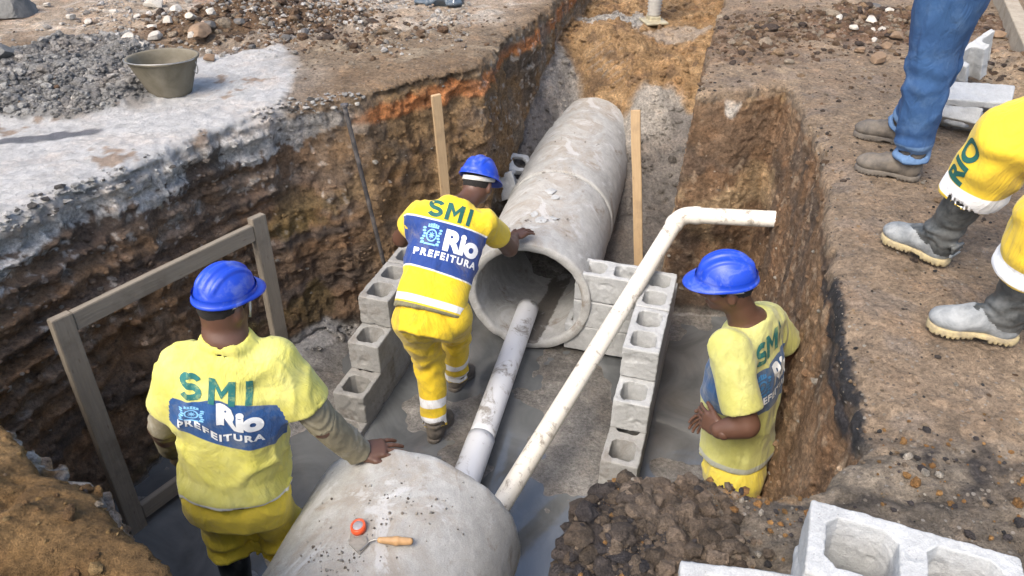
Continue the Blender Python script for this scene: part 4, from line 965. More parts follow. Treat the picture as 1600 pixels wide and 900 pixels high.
for k, (s, a, r_) in enumerate([(.30, .05, .05), (.36, -.12, .04), (.62, .1, .045), (.7, -.02, .05), (.35, .2, .035)]):
    fl_ = ['broad mortar flake nearest the mouth on top of the laid pipe', 'mortar flake on the left of the laid pipe crown', 'mortar flake on the right, farther along the laid pipe', 'farthest mortar flake on top of the laid pipe', 'small mortar flake on the right of the laid pipe crown'][k]
    n = V(math.cos(TH1) * math.sin(a), -math.sin(TH1) * math.sin(a), math.cos(a)); p = P1c + D1 * s + n * .392
    v, f = RV[k]; w = v * r_; w[:, 2] *= .22; me = mesh_np('mortar_flake', w, f, False, [blk_m]); o = link('mortar_flake', me); o.location = [float(q) for q in p]; o.rotation_euler = (0, a, k * 1.7)
    tag(o, fl_, 'mortar flake', 'flakes on top of the laid pipe')
# ------------------------------------------------------------------ people
skin_m = NB('skin'); _c = skin_m.mix(skin_m.noise(12, 5), (.075, .036, .022), (.125, .062, .040)); skin_m.set(_c, .5); skin_m.bump(skin_m.noise(120, 3), .15, .002)
skin_m.b.inputs['Subsurface Weight'].default_value = .05; skin_m.b.inputs['Subsurface Radius'].default_value = (.01, .004, .002); skin = skin_m.m
s_ = NB('dusty_skin'); _c = s_.mix(s_.noise(12, 5), (.09, .045, .030), (.16, .085, .058)); _d = s_.n('MapRange', {0: s_.noise(26, 7, .7, dist=.4), 1: .52, 2: .66, 3: 0, 4: .7}).outputs[0]
s_.set(s_.mix(_d, _c, (.42, .33, .30)), .7); s_.bump(s_.noise(130, 4), .3, .002); skin_dust = s_.m
hair_m = m_plain('black_hair', (.012, .010, .009), .9, .2, .6, 200)
helm_m = m_plain('helmet_plastic', (.008, .048, .44), .42, .10, .05, 8, (.22, .27, .42), .5, (.52, .72), dscale=16); strap_m = m_plain('strap_webbing', (.62, .61, .58), .7, .1, .2, 60, (.4, .36, .3), .5)
refl_m = m_plain('reflective_tape', (.78, .79, .80), .4, .06, .3, 40, (.45, .4, .3), .4, (.55, .75))
rubber_m = m_plain('boot_rubber', (.035, .04, .042), .42, .2, .2, 20, (.20, .205, .20), .6, (.42, .66), dscale=11)
rubber_dusty = m_plain('boot_rubber_dusty', (.13, .145, .155), .65, .2, .3, 20, (.33, .345, .35), .8, (.35, .62), dscale=14)
sole_m = m_plain('boot_sole', (.44, .36, .19), .7, .15, .4, 40, (.22, .18, .13), .8, (.38, .6), dscale=20)
leather_m = m_plain('worn_leather', (.085, .075, .065), .7, .25, .5, 30, (.20, .17, .135), .75, (.38, .64), dscale=16)

HS = .87
class _SV:
    def __init__(s, v, k): s.v, s.k = v, k
    def ell(s, c, R, r, k=.02, op='u'): s.v.ell(c, R, np.array(r) * s.k, k * s.k, op)
    def cone(s, a, b, ra, rb, k=.02, op='u'): s.v.cone(a, b, ra * s.k, rb * s.k, k * s.k, op)
def head_parts(v, hc, R, hr=1.):
    r, f, u = R; v = _SV(v, HS); R0 = R; f = f * HS; r = r * HS; u = u * HS
    P = lambda a, b, c: hc + r * a + f * b + u * c
    v.ell(hc + f * -.008 + u * .012, R, (.076, .096, .100), .0)
    v.ell(P(0, .022, -.045), R, (.058, .070, .066), .03)
    v.ell(P(0, .055, -.088), R, (.030, .030, .022), .02)
    v.cone(P(0, .088, .010), P(0, .108, -.026), .009, .014, .012); v.ell(P(0, .097, -.030), R, (.020, .012, .010), .008)
    v.ell(P(0, .080, .026), R, (.050, .014, .010), .014)
    for s in (-1, 1):
        v.ell(P(s * .030, .084, .006), R, (.018, .010, .010), .006, 's')
        v.ell(P(s * .030, .080, .006), R, (.0125, .0125, .0115), .002)
        v.ell(P(s * .043, .062, -.028), R, (.022, .020, .018), .018)
        v.ell(P(s * .082, -.006, -.016), R, (.011, .020, .034), .008); v.ell(P(s * .093, .002, -.014), R, (.006, .009, .016), .004, 's')
    v.ell(P(0, .088, -.056), R, (.024, .011, .006), .004); v.ell(P(0, .088, -.067), R, (.021, .011, .007), .004)
    v.ell(P(0, .102, -.0615), R, (.022, .006, .0015), .002, 's')

def hand_mesh(wr, d, back, side, curl=.35, spread=.10, h=.0032, thumb_open=.6, scale=1.):
    """wr wrist, d towards the fingers, back = normal of the back of the hand, side: +1 / -1 which side the thumb leaves"""
    d = nrm(d); b = nrm(back - np.dot(back, d) * d); sd_ = np.cross(d, b) * side; k = scale
    c = wr + d * .08
    v = Vol(c - .17, c + .17, h)
    R = np.array([sd_, d, b])
    v.cone(wr - d * .025, wr + d * .012, .027 * k, .025 * k, .0)
    v.ell(wr + d * .050 * k, R, (.042 * k, .056 * k, .0165 * k), .012); v.rbox(wr + d * .062 * k, R, (.038 * k, .034 * k, .013 * k), .012, .010)
    v.ell(wr + d * .035 * k + sd_ * .024 * k - b * .008, R, (.020 * k, .034 * k, .016 * k), .010)
    lens = [.078, .086, .080, .062]
    for i in range(4):
        off = (.030 - .0205 * i) * k; ang = spread * (1.5 - i); fd = nrm(d * math.cos(ang) + sd_ * math.sin(ang))
        p = wr + d * (.088 - abs(i - 1.2) * .004) * k + sd_ * off; L = lens[i] * k; cu = curl * (1 + .12 * i); dd = fd; rad = (.0092 - .0005 * (i == 3)) * k
        v.ell(p + b * .004, R, (.0095, .0095, .009), .006)
        for seg, fr in enumerate((.44, .31, .25)):
            a = cu * (.55 if seg == 0 else 1.); dd = nrm(dd * math.cos(a) - b * math.sin(a) * 1.0); q = p + dd * L * fr
            v.cone(p, q, rad, rad * .90, .0035 if seg == 0 else .002); p = q; rad *= .90
    p = wr + d * .022 * k + sd_ * .028 * k; dd = nrm(d * math.cos(thumb_open) + sd_ * math.sin(thumb_open) - b * .15)
    for L, ra in ((.040, .0135), (.034, .0110), (.026, .0098)):
        q = p + dd * L * k; v.cone(p, q, ra * k, ra * .88 * k, .006); p = q; dd = nrm(dd + d * .30 - b * curl * .4)
    return v.mesh()

def helmet(R, c, parent_, brim=1.0, tilt=0., strap=True, chin=False, hk=.85):
    r, f, u = R
    if tilt: f, u = nrm(f * math.cos(tilt) - u * math.sin(tilt)), nrm(u * math.cos(tilt) + f * math.sin(tilt))
    na, ne = 144, 44; vs, fs = [], []
    for i in range(ne + 1):
        e = math.pi / 2 * i / ne
        for j in range(na):
            a = 2 * math.pi * j / na; x, y, z = math.sin(a) * math.cos(e), math.cos(a) * math.cos(e), math.sin(e)
            px, py, pz = x * .108, y * .130, z * .118
            crest = math.exp(-(px / .016) ** 4) * .0085 + (math.exp(-((abs(px) - .048) / .010) ** 4)) * .0075
            crest *= sst(.25, .6, np.array(z)) if True else 1
            flare = .006 * math.exp(-z / .05)
            k = 1 + crest / .12
            vs.append((px * (k + flare / .11), py * (k + flare / .13), pz * k + .0))
        if i == ne: break
    n0 = len(vs)
    for i in range(ne):
        for j in range(na): fs.append((i * na + j, i * na + (j + 1) % na, (i + 1) * na + (j + 1) % na, (i + 1) * na + j))
    # brim: narrow lip all round, long peak in front
    rings = []
    for q, (wd, dz) in enumerate(((0, 0), (.35, -.001), (.7, -.004), (1, -.009), (1.03, -.013), (.95, -.014), (.5, -.008), (-.02, -.006), (-.05, .02))):
        st = len(vs); rings.append(st)
        for j in range(na):
            a = 2 * math.pi * j / na; pk = max(0, math.cos(a)) ** 1.4; w = (.007 + .052 * pk * brim) * wd; bx, by = math.sin(a) * .1145, math.cos(a) * .137
            n = Vector((math.sin(a) / .9, math.cos(a) * .95)).normalized()
            vs.append((bx + n.x * w * .75, by + n.y * w, dz - .012 * pk * wd * max(0, wd)))
    for a_, b_ in zip(rings[:-1], rings[1:]):
        for j in range(na): fs.append((a_ + j, b_ + j, b_ + (j + 1) % na, a_ + (j + 1) % na))
    vs = np.array(vs); fs = np.array(fs)
    vs = vs * hk
    w = c + vs[:, :1] * r + vs[:, 1:2] * f + vs[:, 2:3] * u
    me = mesh_np('helmet', w, fs, True, [helm_m]); o = link('helmet', me, parent_)
    if strap:   # nape strap and side webbing
        A = []
        for t in np.linspace(-2.0, 2.0, 40):
            A.append((math.sin(math.pi + t) * .088, math.cos(math.pi + t) * .112, -.036 + .034 * (abs(t) / 2.) ** 2))
        vs, fs = [], []
        for i, p in enumerate(A):
            n = nrm(V(p[0], p[1], 0))
            for k_, (dz, dn) in enumerate(((-.014, .0), (.012, .0), (.012, .005), (-.014, .005))): vs.append(np.array(p) + V(0, 0, dz) + n * dn)
        for i in range(len(A) - 1):
            for k_ in range(4): fs.append((i * 4 + k_, i * 4 + (k_ + 1) % 4, i * 4 + 4 + (k_ + 1) % 4, i * 4 + 4 + k_))
        fs += [(0, 3, 2, 1), (len(vs) - 4, len(vs) - 3, len(vs) - 2, len(vs) - 1)]
        vs = np.array(vs) * hk; w = c + vs[:, :1] * r + vs[:, 1:2] * f + vs[:, 2:3] * u
        link('headband', mesh_np('headband', w, np.array(fs), True, [strap_m]), o)
        if chin:
            for s in (-1, 1):
                pts = [c + .87 * q_ for q_ in (r * s * .094 + f * .03 - u * .01, r * s * .084 + f * .035 - u * .06, r * s * .05 + f * .06 - u * .12, f * .07 - u * .145)]
                ob = wire('chin_strap', pts, .004, strap_m); ob.parent = o; ob.matrix_parent_inverse = Matrix.Translation(-parent_.location)
    return o

def text_polys(txt, size, bold=0., sp=1.):
    cu = bpy.data.curves.new('t', 'FONT'); cu.body = txt; cu.size = size; cu.align_x = 'CENTER'; cu.align_y = 'CENTER'; cu.offset = bold; cu.space_character = sp; cu.resolution_u = 6
    ob = bpy.data.objects.new('t', cu); C.collection.objects.link(ob); dg = bpy.context.evaluated_depsgraph_get(); dg.update()
    me = bpy.data.meshes.new_from_object(ob.evaluated_get(dg)); bpy.data.objects.remove(ob)
    return me
def shape_mesh(polys):
    bm = bmesh.new()
    for P in polys: 
        vs = [bm.verts.new((x, y, 0)) for x, y in P]
        bm.faces.new(vs)
    bmesh.ops.triangulate(bm, faces=bm.faces[:]); me = bpy.data.meshes.new('s'); bm.to_mesh(me); bm.free(); return me
def decal(tree, me2d, o, right, up, shift, mat_i, lift=.0022, rot=0., warp=None, cell=.014, slant=0.):
    """drape a flat shape on the cloth: (u, v) on the plane through o, cast along the plane's normal"""
    n = np.cross(right, up); bm = bmesh.new(); bm.from_mesh(me2d)
    xs = [v.co.x for v in bm.verts]; ys = [v.co.y for v in bm.verts]
    for ax, lo, hi in ((0, min(xs), max(xs)), (1, min(ys), max(ys))):
        t = lo + cell
        while t < hi:
            bmesh.ops.bisect_plane(bm, geom=bm.verts[:] + bm.edges[:] + bm.faces[:], plane_co=(t, 0, 0) if ax == 0 else (0, t, 0), plane_no=(1, 0, 0) if ax == 0 else (0, 1, 0)); t += cell
    bmesh.ops.triangulate(bm, faces=bm.faces[:])
    cr, sr = math.cos(rot), math.sin(rot); out = []; bad = set()
    for v in bm.verts:
        a, b = v.co.x, v.co.y; a += slant * b
        if warp: a, b = warp(a, b)
        a, b = a * cr - b * sr + shift[0], a * sr + b * cr + shift[1]
        p = o + right * a + up * b + n * .6; hit, nn, fi_, ds = tree.ray_cast(Vector(p), Vector(-n))
        if hit is None: bad.add(v.index); out.append(o + right * a + up * b)
        else:
            if nn.dot(Vector(n)) < 0: nn = -nn
            out.append(np.array(hit) + n * lift)
    bm.verts.ensure_lookup_table(); fs = [[q.index for q in f.verts] for f in bm.faces if not any(q.index in bad for q in f.verts)]
    bm.free(); F_ = [(f[0], f[1], f[2], f[2]) for f in fs]
    return np.array(out), np.array([f[:3] for f in fs]) if fs else np.zeros((0, 3), int), mat_i

def crest_shapes(s):
    """small city arms: crown of towers, shield ring, leafy supporters"""
    P = []
    c = lambda cx, cy, rx, ry, n=10, a0=0, a1=2 * math.pi: [(s * (cx + rx * math.cos(t)), s * (cy + ry * math.sin(t))) for t in np.linspace(a0, a1, n, endpoint=False)]
    for i in range(5): x = -.30 + .15 * i; P.append([(s * (x - .05), s * .62), (s * (x + .05), s * .62), (s * (x + .065), s * (.86 - abs(x) * .3)), (s * (x - .065), s * (.86 - abs(x) * .3))])
    P.append([(s * -.38, s * .54), (s * .38, s * .54), (s * .36, s * .62), (s * -.36, s * .62)])
    n = 18
    for i in range(n):   # shield ring
        t0, t1 = 2 * math.pi * i / n, 2 * math.pi * (i + 1) / n; q = lambda t, k: (s * .36 * k * math.cos(t), s * (-.0 + .46 * k * math.sin(t)))
        P.append([q(t0, 1), q(t1, 1), q(t1, .78), q(t0, .78)])
    P.append(c(0, 0, .10, .13)); 
    for i in range(8): t = math.pi / 4 * i; P.append([(s * .11 * math.cos(t - .3), s * .14 * math.sin(t - .3)), (s * .24 * math.cos(t), s * .30 * math.sin(t)), (s * .11 * math.cos(t + .3), s * .14 * math.sin(t + .3))])
    for sg in (-1, 1):
        for k in range(6):
            y = -.55 + .2 * k; P.append(c(sg * (.50 + .06 * math.sin(k * 1.7)), y, .12, .085, 8))
        P.append([(s * sg * .40, s * -.66), (s * sg * .62, s * -.66), (s * sg * .62, s * -.56), (s * sg * .40, s * -.56)])
    P.append([(s * -.40, s * -.70), (s * .40, s * -.70), (s * .34, s * -.58), (s * -.34, s * -.58)])
    return [p if sum((p[i][0] * p[(i + 1) % len(p)][1] - p[(i + 1) % len(p)][0] * p[i][1]) for i in range(len(p))) > 0 else p[::-1] for p in P]

navy = (.012, .045, .21); green = m_plain('print_green', (.012, .10, .085), .7, .1, 0); green2 = m_plain('print_green_worn', (.02, .15, .14), .75, .15, 0, 30, (.5, .55, .15), .55, (.5, .66), dscale=22)
white_p = m_plain('print_white', (.78, .79, .80), .7, .05, 0); white_w = m_plain('print_white_worn', (.72, .75, .76), .75, .08, 0, 30, (.2, .28, .45), .5, (.55, .7), dscale=20); cyan_p = m_plain('print_light_blue', (.22, .50, .80), .7, .1, 0)
cyan_w = m_plain('print_blue_faint', (.05, .20, .42), .7, .1, 0)

def cloth_noise(seed, amp, f=9, dirv=None):
    def fn(x, y, z):
        a = fbm(x, y, z * .55, f * .6, 3, seed); b = np.exp(-(vnoise(x * f * 1.1 + seed + 1.2 * a, y * f * 1.1 + a, z * f * .30 + .5 * a) / .16) ** 2); c = np.exp(-(vnoise((x + z * .8) * f * .9 - a, y * f * .9, (z - x * .8) * f * .35 + seed) / .14) ** 2)
        return -amp * (a * .7 + b * .75 + c * .6 - .5)
    return fn

def person(label, J, face, tor_tab, arms, trousers, shirt=None, helm=None, hands=None, pants_mat=None, body_arm_r=(.046, .040, .030), skin_mat=None, leg_r=(.088, .064, .050), sleeve=.55, seed=1., text=None, h=.0075, sl_r=.064, fold_k=1., trap=1., pants_end=1.0, boots=None, pant_bands=None, neckr=.058, pants_loose=0.):
    """J: joints. Builds the body, clothes and helmet of one person."""
    g = J; root_loc = V(*( (np.array(g['ankL']) + np.array(g['ankR'])) / 2)); root_loc[2] = min(g['ankL'][2], g['ankR'][2]) - .08
    allp = np.array([v for k, v in g.items()]); lo, hi = allp.min(0) - .22, allp.max(0) + .22
    fr, fu = nrm(face[0]), face[1]; r = nrm(np.cross(fr, fu)); u = np.cross(r, fr); HR = np.array([r, fr, u])
    sm = (g['shL'] + g['shR']) / 2; right = nrm(g['shR'] - g['shL']); spine = sm - g['pelvis']; Ls = np.linalg.norm(spine); up = spine / Ls
    right_o = nrm(right - np.dot(right, up) * up); fwd = np.cross(up, right_o)
    # ---- body: one continuous surface
    v = Vol(lo, hi, h)
    head_parts(v, g['head'], HR)
    v.cone(g['head'] - u * .05 - fr * .02, sm + up * .0 - fwd * .01, neckr - .004, neckr + .006, .03)
    hw_ = np.linalg.norm(g['shR'] - g['shL']) / 2; tor_tab = [q for q in tor_tab if q[0] < .92] + [(.96, hw_ * .98, .100, -.004), (1 + .035 * trap / Ls, hw_ * .80, .088, -.008), (1 + .065 * trap / Ls, hw_ * .56, .074, -.010), (1 + .095 * trap / Ls, neckr + .016, neckr + .012, -.010)]
    inner = [(t, a - .022, b - .022, c) for t, a, b, c in [(0.,) + tuple(tor_tab[0][1:])] + [q for q in tor_tab if q[0] > .06]]
    v.loft(g['pelvis'], sm, right_o, inner, .04)
    for s in 'LR':
        v.cone(g['sh' + s], g['el' + s], body_arm_r[0], body_arm_r[1], .03).cone(g['el' + s], g['wr' + s], body_arm_r[1], body_arm_r[2], .012)
        v.ell(g['el' + s] * .7 + g['wr' + s] * .3, frame_z(g['wr' + s] - g['el' + s]), (.042, .075, .042), .02)
        v.cone(g['hip' + s], g['kn' + s], min(leg_r[0] - .012, .085), .048, .04).cone(g['kn' + s], g['ank' + s], .048, .033, .02)
        v.ell(g['kn' + s] * .72 + g['ank' + s] * .28 - g['legf' + s] * .015, frame_z(g['ank' + s] - g['kn' + s]), (.044, .10, .046), .02)
        tf_ = g['ank' + s] * .3 + g['toe' + s] * .7; v.cone(g['ank' + s], g['ank' + s] * .3 + tf_ * .7 - V(0, 0, .0), .030, .026, .02).cone(g['ank' + s] * .3 + tf_ * .7, tf_, .026, .018, .02)
    parts = [v.mesh()]
    for hd in (hands or []): parts.append(hand_mesh(*hd[0], **hd[1]))
    bv, bf = merge(parts)
    body = link('person', mesh_np('person', bv, bf, True, [skin_mat or skin])); body.name = 'person'
    tag(body, label, 'person')
    # hair
    v = Vol(g['head'] - .14, g['head'] + .14, .005); v.ell(g['head'] - fr * .010 + u * .014, HR, (.0795 * HS, .099 * HS, .103 * HS), 0); v.cut(g['head'] + fr * .062, fr - u * .15); v.cut(g['head'] - u * .050, -u - fr * .25)
    v.disp(lambda x, y, z: .002 * vnoise(x * 220, y * 220, z * 220), .02); link('hair', mesh_np('hair', *v.mesh(), True, [hair_m]), body)
    # ---- shirt
    if shirt:
        lo2 = lo.copy(); lo2[2] = max(lo[2], g['pelvis'][2] - .32); v = Vol(lo2, hi, .0068); v.loft(g['pelvis'], sm, right_o, tor_tab, 0, roundtop=.03)
        Ft = v.F.copy()
        for s in 'LR':
            a, b = g['sh' + s], g['el' + s]; e = a + (b - a) * sleeve
            v.cone(a - (b - a) * .02 - up * .012, e + (b - a) * .12, sl_r + .002, sl_r + .004, .05)
        # collar and sleeve openings
        for s in 'LR':
            a, b = g['sh' + s], g['el' + s]; n = nrm(b - a); e = a + (b - a) * sleeve
            sl, X, Y, Z = v.box(e - .24, e + .24); Fs, Fts = v.F[sl], Ft[sl]
            t = (X - e[0]) * n[0] + (Y - e[1]) * n[1] + (Z - e[2]) * n[2]; rr = np.sqrt(np.maximum((X - e[0]) ** 2 + (Y - e[1]) ** 2 + (Z - e[2]) ** 2 - t * t, 0))
            # only cut past the sleeve end close to the arm, and keep the torso
            Fs = np.where(Fts < .0, Fs, smax(Fs, np.minimum(t, .12 - rr), .006))
            tube_in = smax(rr - (sl_r - .010), -(t + .022), .004); tube_in = np.where((rr < .1) & (np.abs(t) < .06), tube_in, 1.); v.F[sl] = np.where(Fts < .0, Fs, np.maximum(Fs, -tube_in))
        nb = sm + up * .075; v.cone(sm + up * (.060 + .095 * (trap - 1)) - fwd * .012, g['head'] - u * .05 - fr * .02, neckr - .002, neckr + .006, .012, 's')
        cn = cloth_noise(seed, .0075 * shirt.get('wr', 1.)); nk = sm + up * .085 * trap; ends = [g['sh' + s] + (g['el' + s] - g['sh' + s]) * sleeve for s in 'LR']
        def cf(x, y, z):
            w = 1 - np.exp(-(((x - nk[0]) ** 2 + (y - nk[1]) ** 2 + (z - nk[2]) ** 2) / .10 ** 2) ** 2)
            for e_ in ends: w = w * (1 - .85 * np.exp(-(((x - e_[0]) ** 2 + (y - e_[1]) ** 2 + (z - e_[2]) ** 2) / .10 ** 2) ** 2))
            return cn(x, y, z) * w
        v.disp(cf, .03)
        # pulled folds from the armpits
        sv, sf = v.mesh()
        tt = (sv - g['pelvis']) @ up; uu = (sv - sm) @ right_o; ff_ = (sv - sm) @ fwd
        armd = np.minimum(*[np.linalg.norm(np.cross(sv - g['sh' + s], nrm(g['el' + s] - g['sh' + s])), axis=1) + 1e3 * (((sv - g['sh' + s]) @ nrm(g['el' + s] - g['sh' + s])) < .035) for s in 'LR']) if True else 0
        slv = armd < sl_r + .02
        # smooth sleeve mask: torso distance
        d = tt - Ls  # height above the shoulder line (negative below)
        me_v, me_f = [sv], [sf]; mats = [shirt['mat']]; n = len(sv)
        tri_v, tri_f, tri_m = [], [], []
        tree = BVHTree.FromPolygons(sv.tolist(), sf.tolist())
        if text:
            for tx in text(tree, sm, right_o, up, fwd): tri_v.append(tx[0]); tri_f.append(tx[1]); tri_m.append(tx[2])
        mats += shirt['tmats']
        allv = np.concatenate([sv] + tri_v) if tri_v else sv
        faces = [sf]; mi = [np.zeros(len(sf), int)]; k = len(sv)
        # quads + triangles in one mesh
        me = bpy.data.meshes.new('shirt'); F4 = sf.ravel(); Ls_ = [4] * len(sf); idxs = [F4]; mis = [np.zeros(len(sf), int)]; tot = [np.full(len(sf), 4)]
        for a_, b_, c_ in zip(tri_v, tri_f, tri_m): idxs.append((b_ + k).ravel()); tot.append(np.full(len(b_), 3)); mis.append(np.full(len(b_), c_)); k += len(a_)
        li = np.concatenate(idxs).astype(np.int32); lt = np.concatenate(tot).astype(np.int32); ls = np.concatenate([[0], np.cumsum(lt)[:-1]]).astype(np.int32)
        me.vertices.add(len(allv)); me.vertices.foreach_set('co', allv.astype(np.float32).ravel()); me.loops.add(len(li)); me.loops.foreach_set('vertex_index', li)
        me.polygons.add(len(lt)); me.polygons.foreach_set('loop_start', ls); me.polygons.foreach_set('loop_total', lt); me.polygons.foreach_set('material_index', np.concatenate(mis).astype(np.int32))
        me.update(calc_edges=True); me.polygons.foreach_set('use_smooth', np.ones(len(lt), bool))
        for m_ in mats: me.materials.append(m_)
        ex = len(allv) - len(sv); z0 = np.zeros(ex)
        m1, m2, m3 = shirt['masks'](uu, d, ff_, tt, np.where(slv, 1., -1.) * .02 + (sl_r + .02 - np.minimum(armd, .3)) * .5)
        for nm_, mm in (('m1', m1), ('m2', m2), ('m3', m3)): attr(me, nm_, np.concatenate([mm, z0 - 1]))
        link('shirt', me, body)
    # ---- trousers
    if trousers:
        hi2 = hi.copy(); hi2[2] = g['pelvis'][2] + .22; v = Vol(lo, hi2, .0075)
        pl = np.array(tor_tab); bt = np.interp(.0, pl[:, 0], pl[:, 1]) - .012; bd = np.interp(.0, pl[:, 0], pl[:, 2]) - .012
        v.loft(g['pelvis'] - up * .14, g['pelvis'] + up * .06, right_o, [(-.0, bt * .86, bd * .86, 0), (.4, bt * .95, bd * .92, 0), (1., bt * .88, bd * .85, 0)], .03)
        for s in 'LR':
            e = g['kn' + s] + (g['ank' + s] - g['kn' + s]) * pants_end
            lr = leg_r; rk, ra = lr[1] + pants_loose, lr[1] + (lr[2] - lr[1]) * pants_end + pants_loose
            v.cone(g['hip' + s], g['kn' + s], lr[0] + .004, rk, .05).cone(g['kn' + s], e, rk, ra, .02)
            v.cone(g['hip' + s] - fwd * .035, g['hip' + s] * .75 + g['kn' + s] * .25 - fwd * .03, lr[0], lr[0] - .01, .04)
        for s in 'LR':
            a, b = g['kn' + s], g['ank' + s]; e = a + (b - a) * pants_end; n = nrm(b - a)
            sl, X, Y, Z = v.box(e - .26, e + .26)
            t = (X - e[0]) * n[0] + (Y - e[1]) * n[1] + (Z - e[2]) * n[2]; rr = np.sqrt(np.maximum((X - e[0]) ** 2 + (Y - e[1]) ** 2 + (Z - e[2]) ** 2 - t * t, 0))
            Fs = smax(v.F[sl], np.minimum(t, .14 - rr), .006)
            tube_in = np.where((rr < .1) & (np.abs(t) < .06), smax(rr - (lr[1] + (lr[2] - lr[1]) * pants_end + pants_loose - .012), -(t + .03), .004), 1.); v.F[sl] = np.maximum(Fs, -tube_in)
        fol = cloth_noise(seed + 4, .008 * fold_k, 8)
        def fold(x, y, z):
            p = np.stack([x, y, z], 1); o_ = fol(x, y, z)
            for s in 'LR':
                a, b = g['kn' + s], g['ank' + s]; n = nrm(b - a); L = np.linalg.norm(b - a); t = (p - a) @ n / L; dd = np.linalg.norm(np.cross(p - a, n), axis=1)
                w = np.exp(-((t - pants_end + .08) / .22) ** 2) * (dd < .13) * (t > -.2); w2 = np.exp(-(t / .25) ** 2) * (dd < .14)
                o_ = o_ - w * fold_k * .010 * np.sin(t * 34 + 3 * vnoise(x * 9, y * 9, z * 5)) * (.6 + vnoise(x * 7, y * 7, z * 3)) + w2 * .007 * np.sin(t * 22 + 4 * vnoise(x * 8 + 3, y * 8, z * 6))
            return o_
        v.disp(fold, .035)
        pv, pf = v.mesh(); me = mesh_np('trousers', pv, pf, True, [pants_mat])
        m2 = np.full(len(pv), -1.); m3 = m2.copy()
        for s in 'LR':
            a, b = g['kn' + s], g['ank' + s]; n = nrm(b - a); L = np.linalg.norm(b - a); t = (pv - a) @ n / L; dd = np.linalg.norm(np.cross(pv - a, n), axis=1)
            wob = .02 * vnoise(pv[:, 0] * 12, pv[:, 1] * 12, pv[:, 2] * 12)
            for (c_, hw_) in (pant_bands or []): m2 = np.maximum(m2, np.where((dd < .13), hw_ - np.abs(t + wob - c_), -1) * L)
        attr(me, 'm1', np.full(len(pv), -1.)); attr(me, 'm2', m2); attr(me, 'm3', m3)
        tob = link('trousers', me, body)
        g['_pants'] = (pv, pf, tob)
    if helm: helmet(HR if 'R' not in helm else helm['R'], g['head'] + u * .040 + fr * .004, body, tilt=helm.get('tilt', 0.), chin=helm.get('chin', False), hk=helm.get('hk', .85), brim=helm.get('brim', 1.))
    return body, dict(up=up, right=right_o, fwd=fwd, sm=sm, HR=HR)

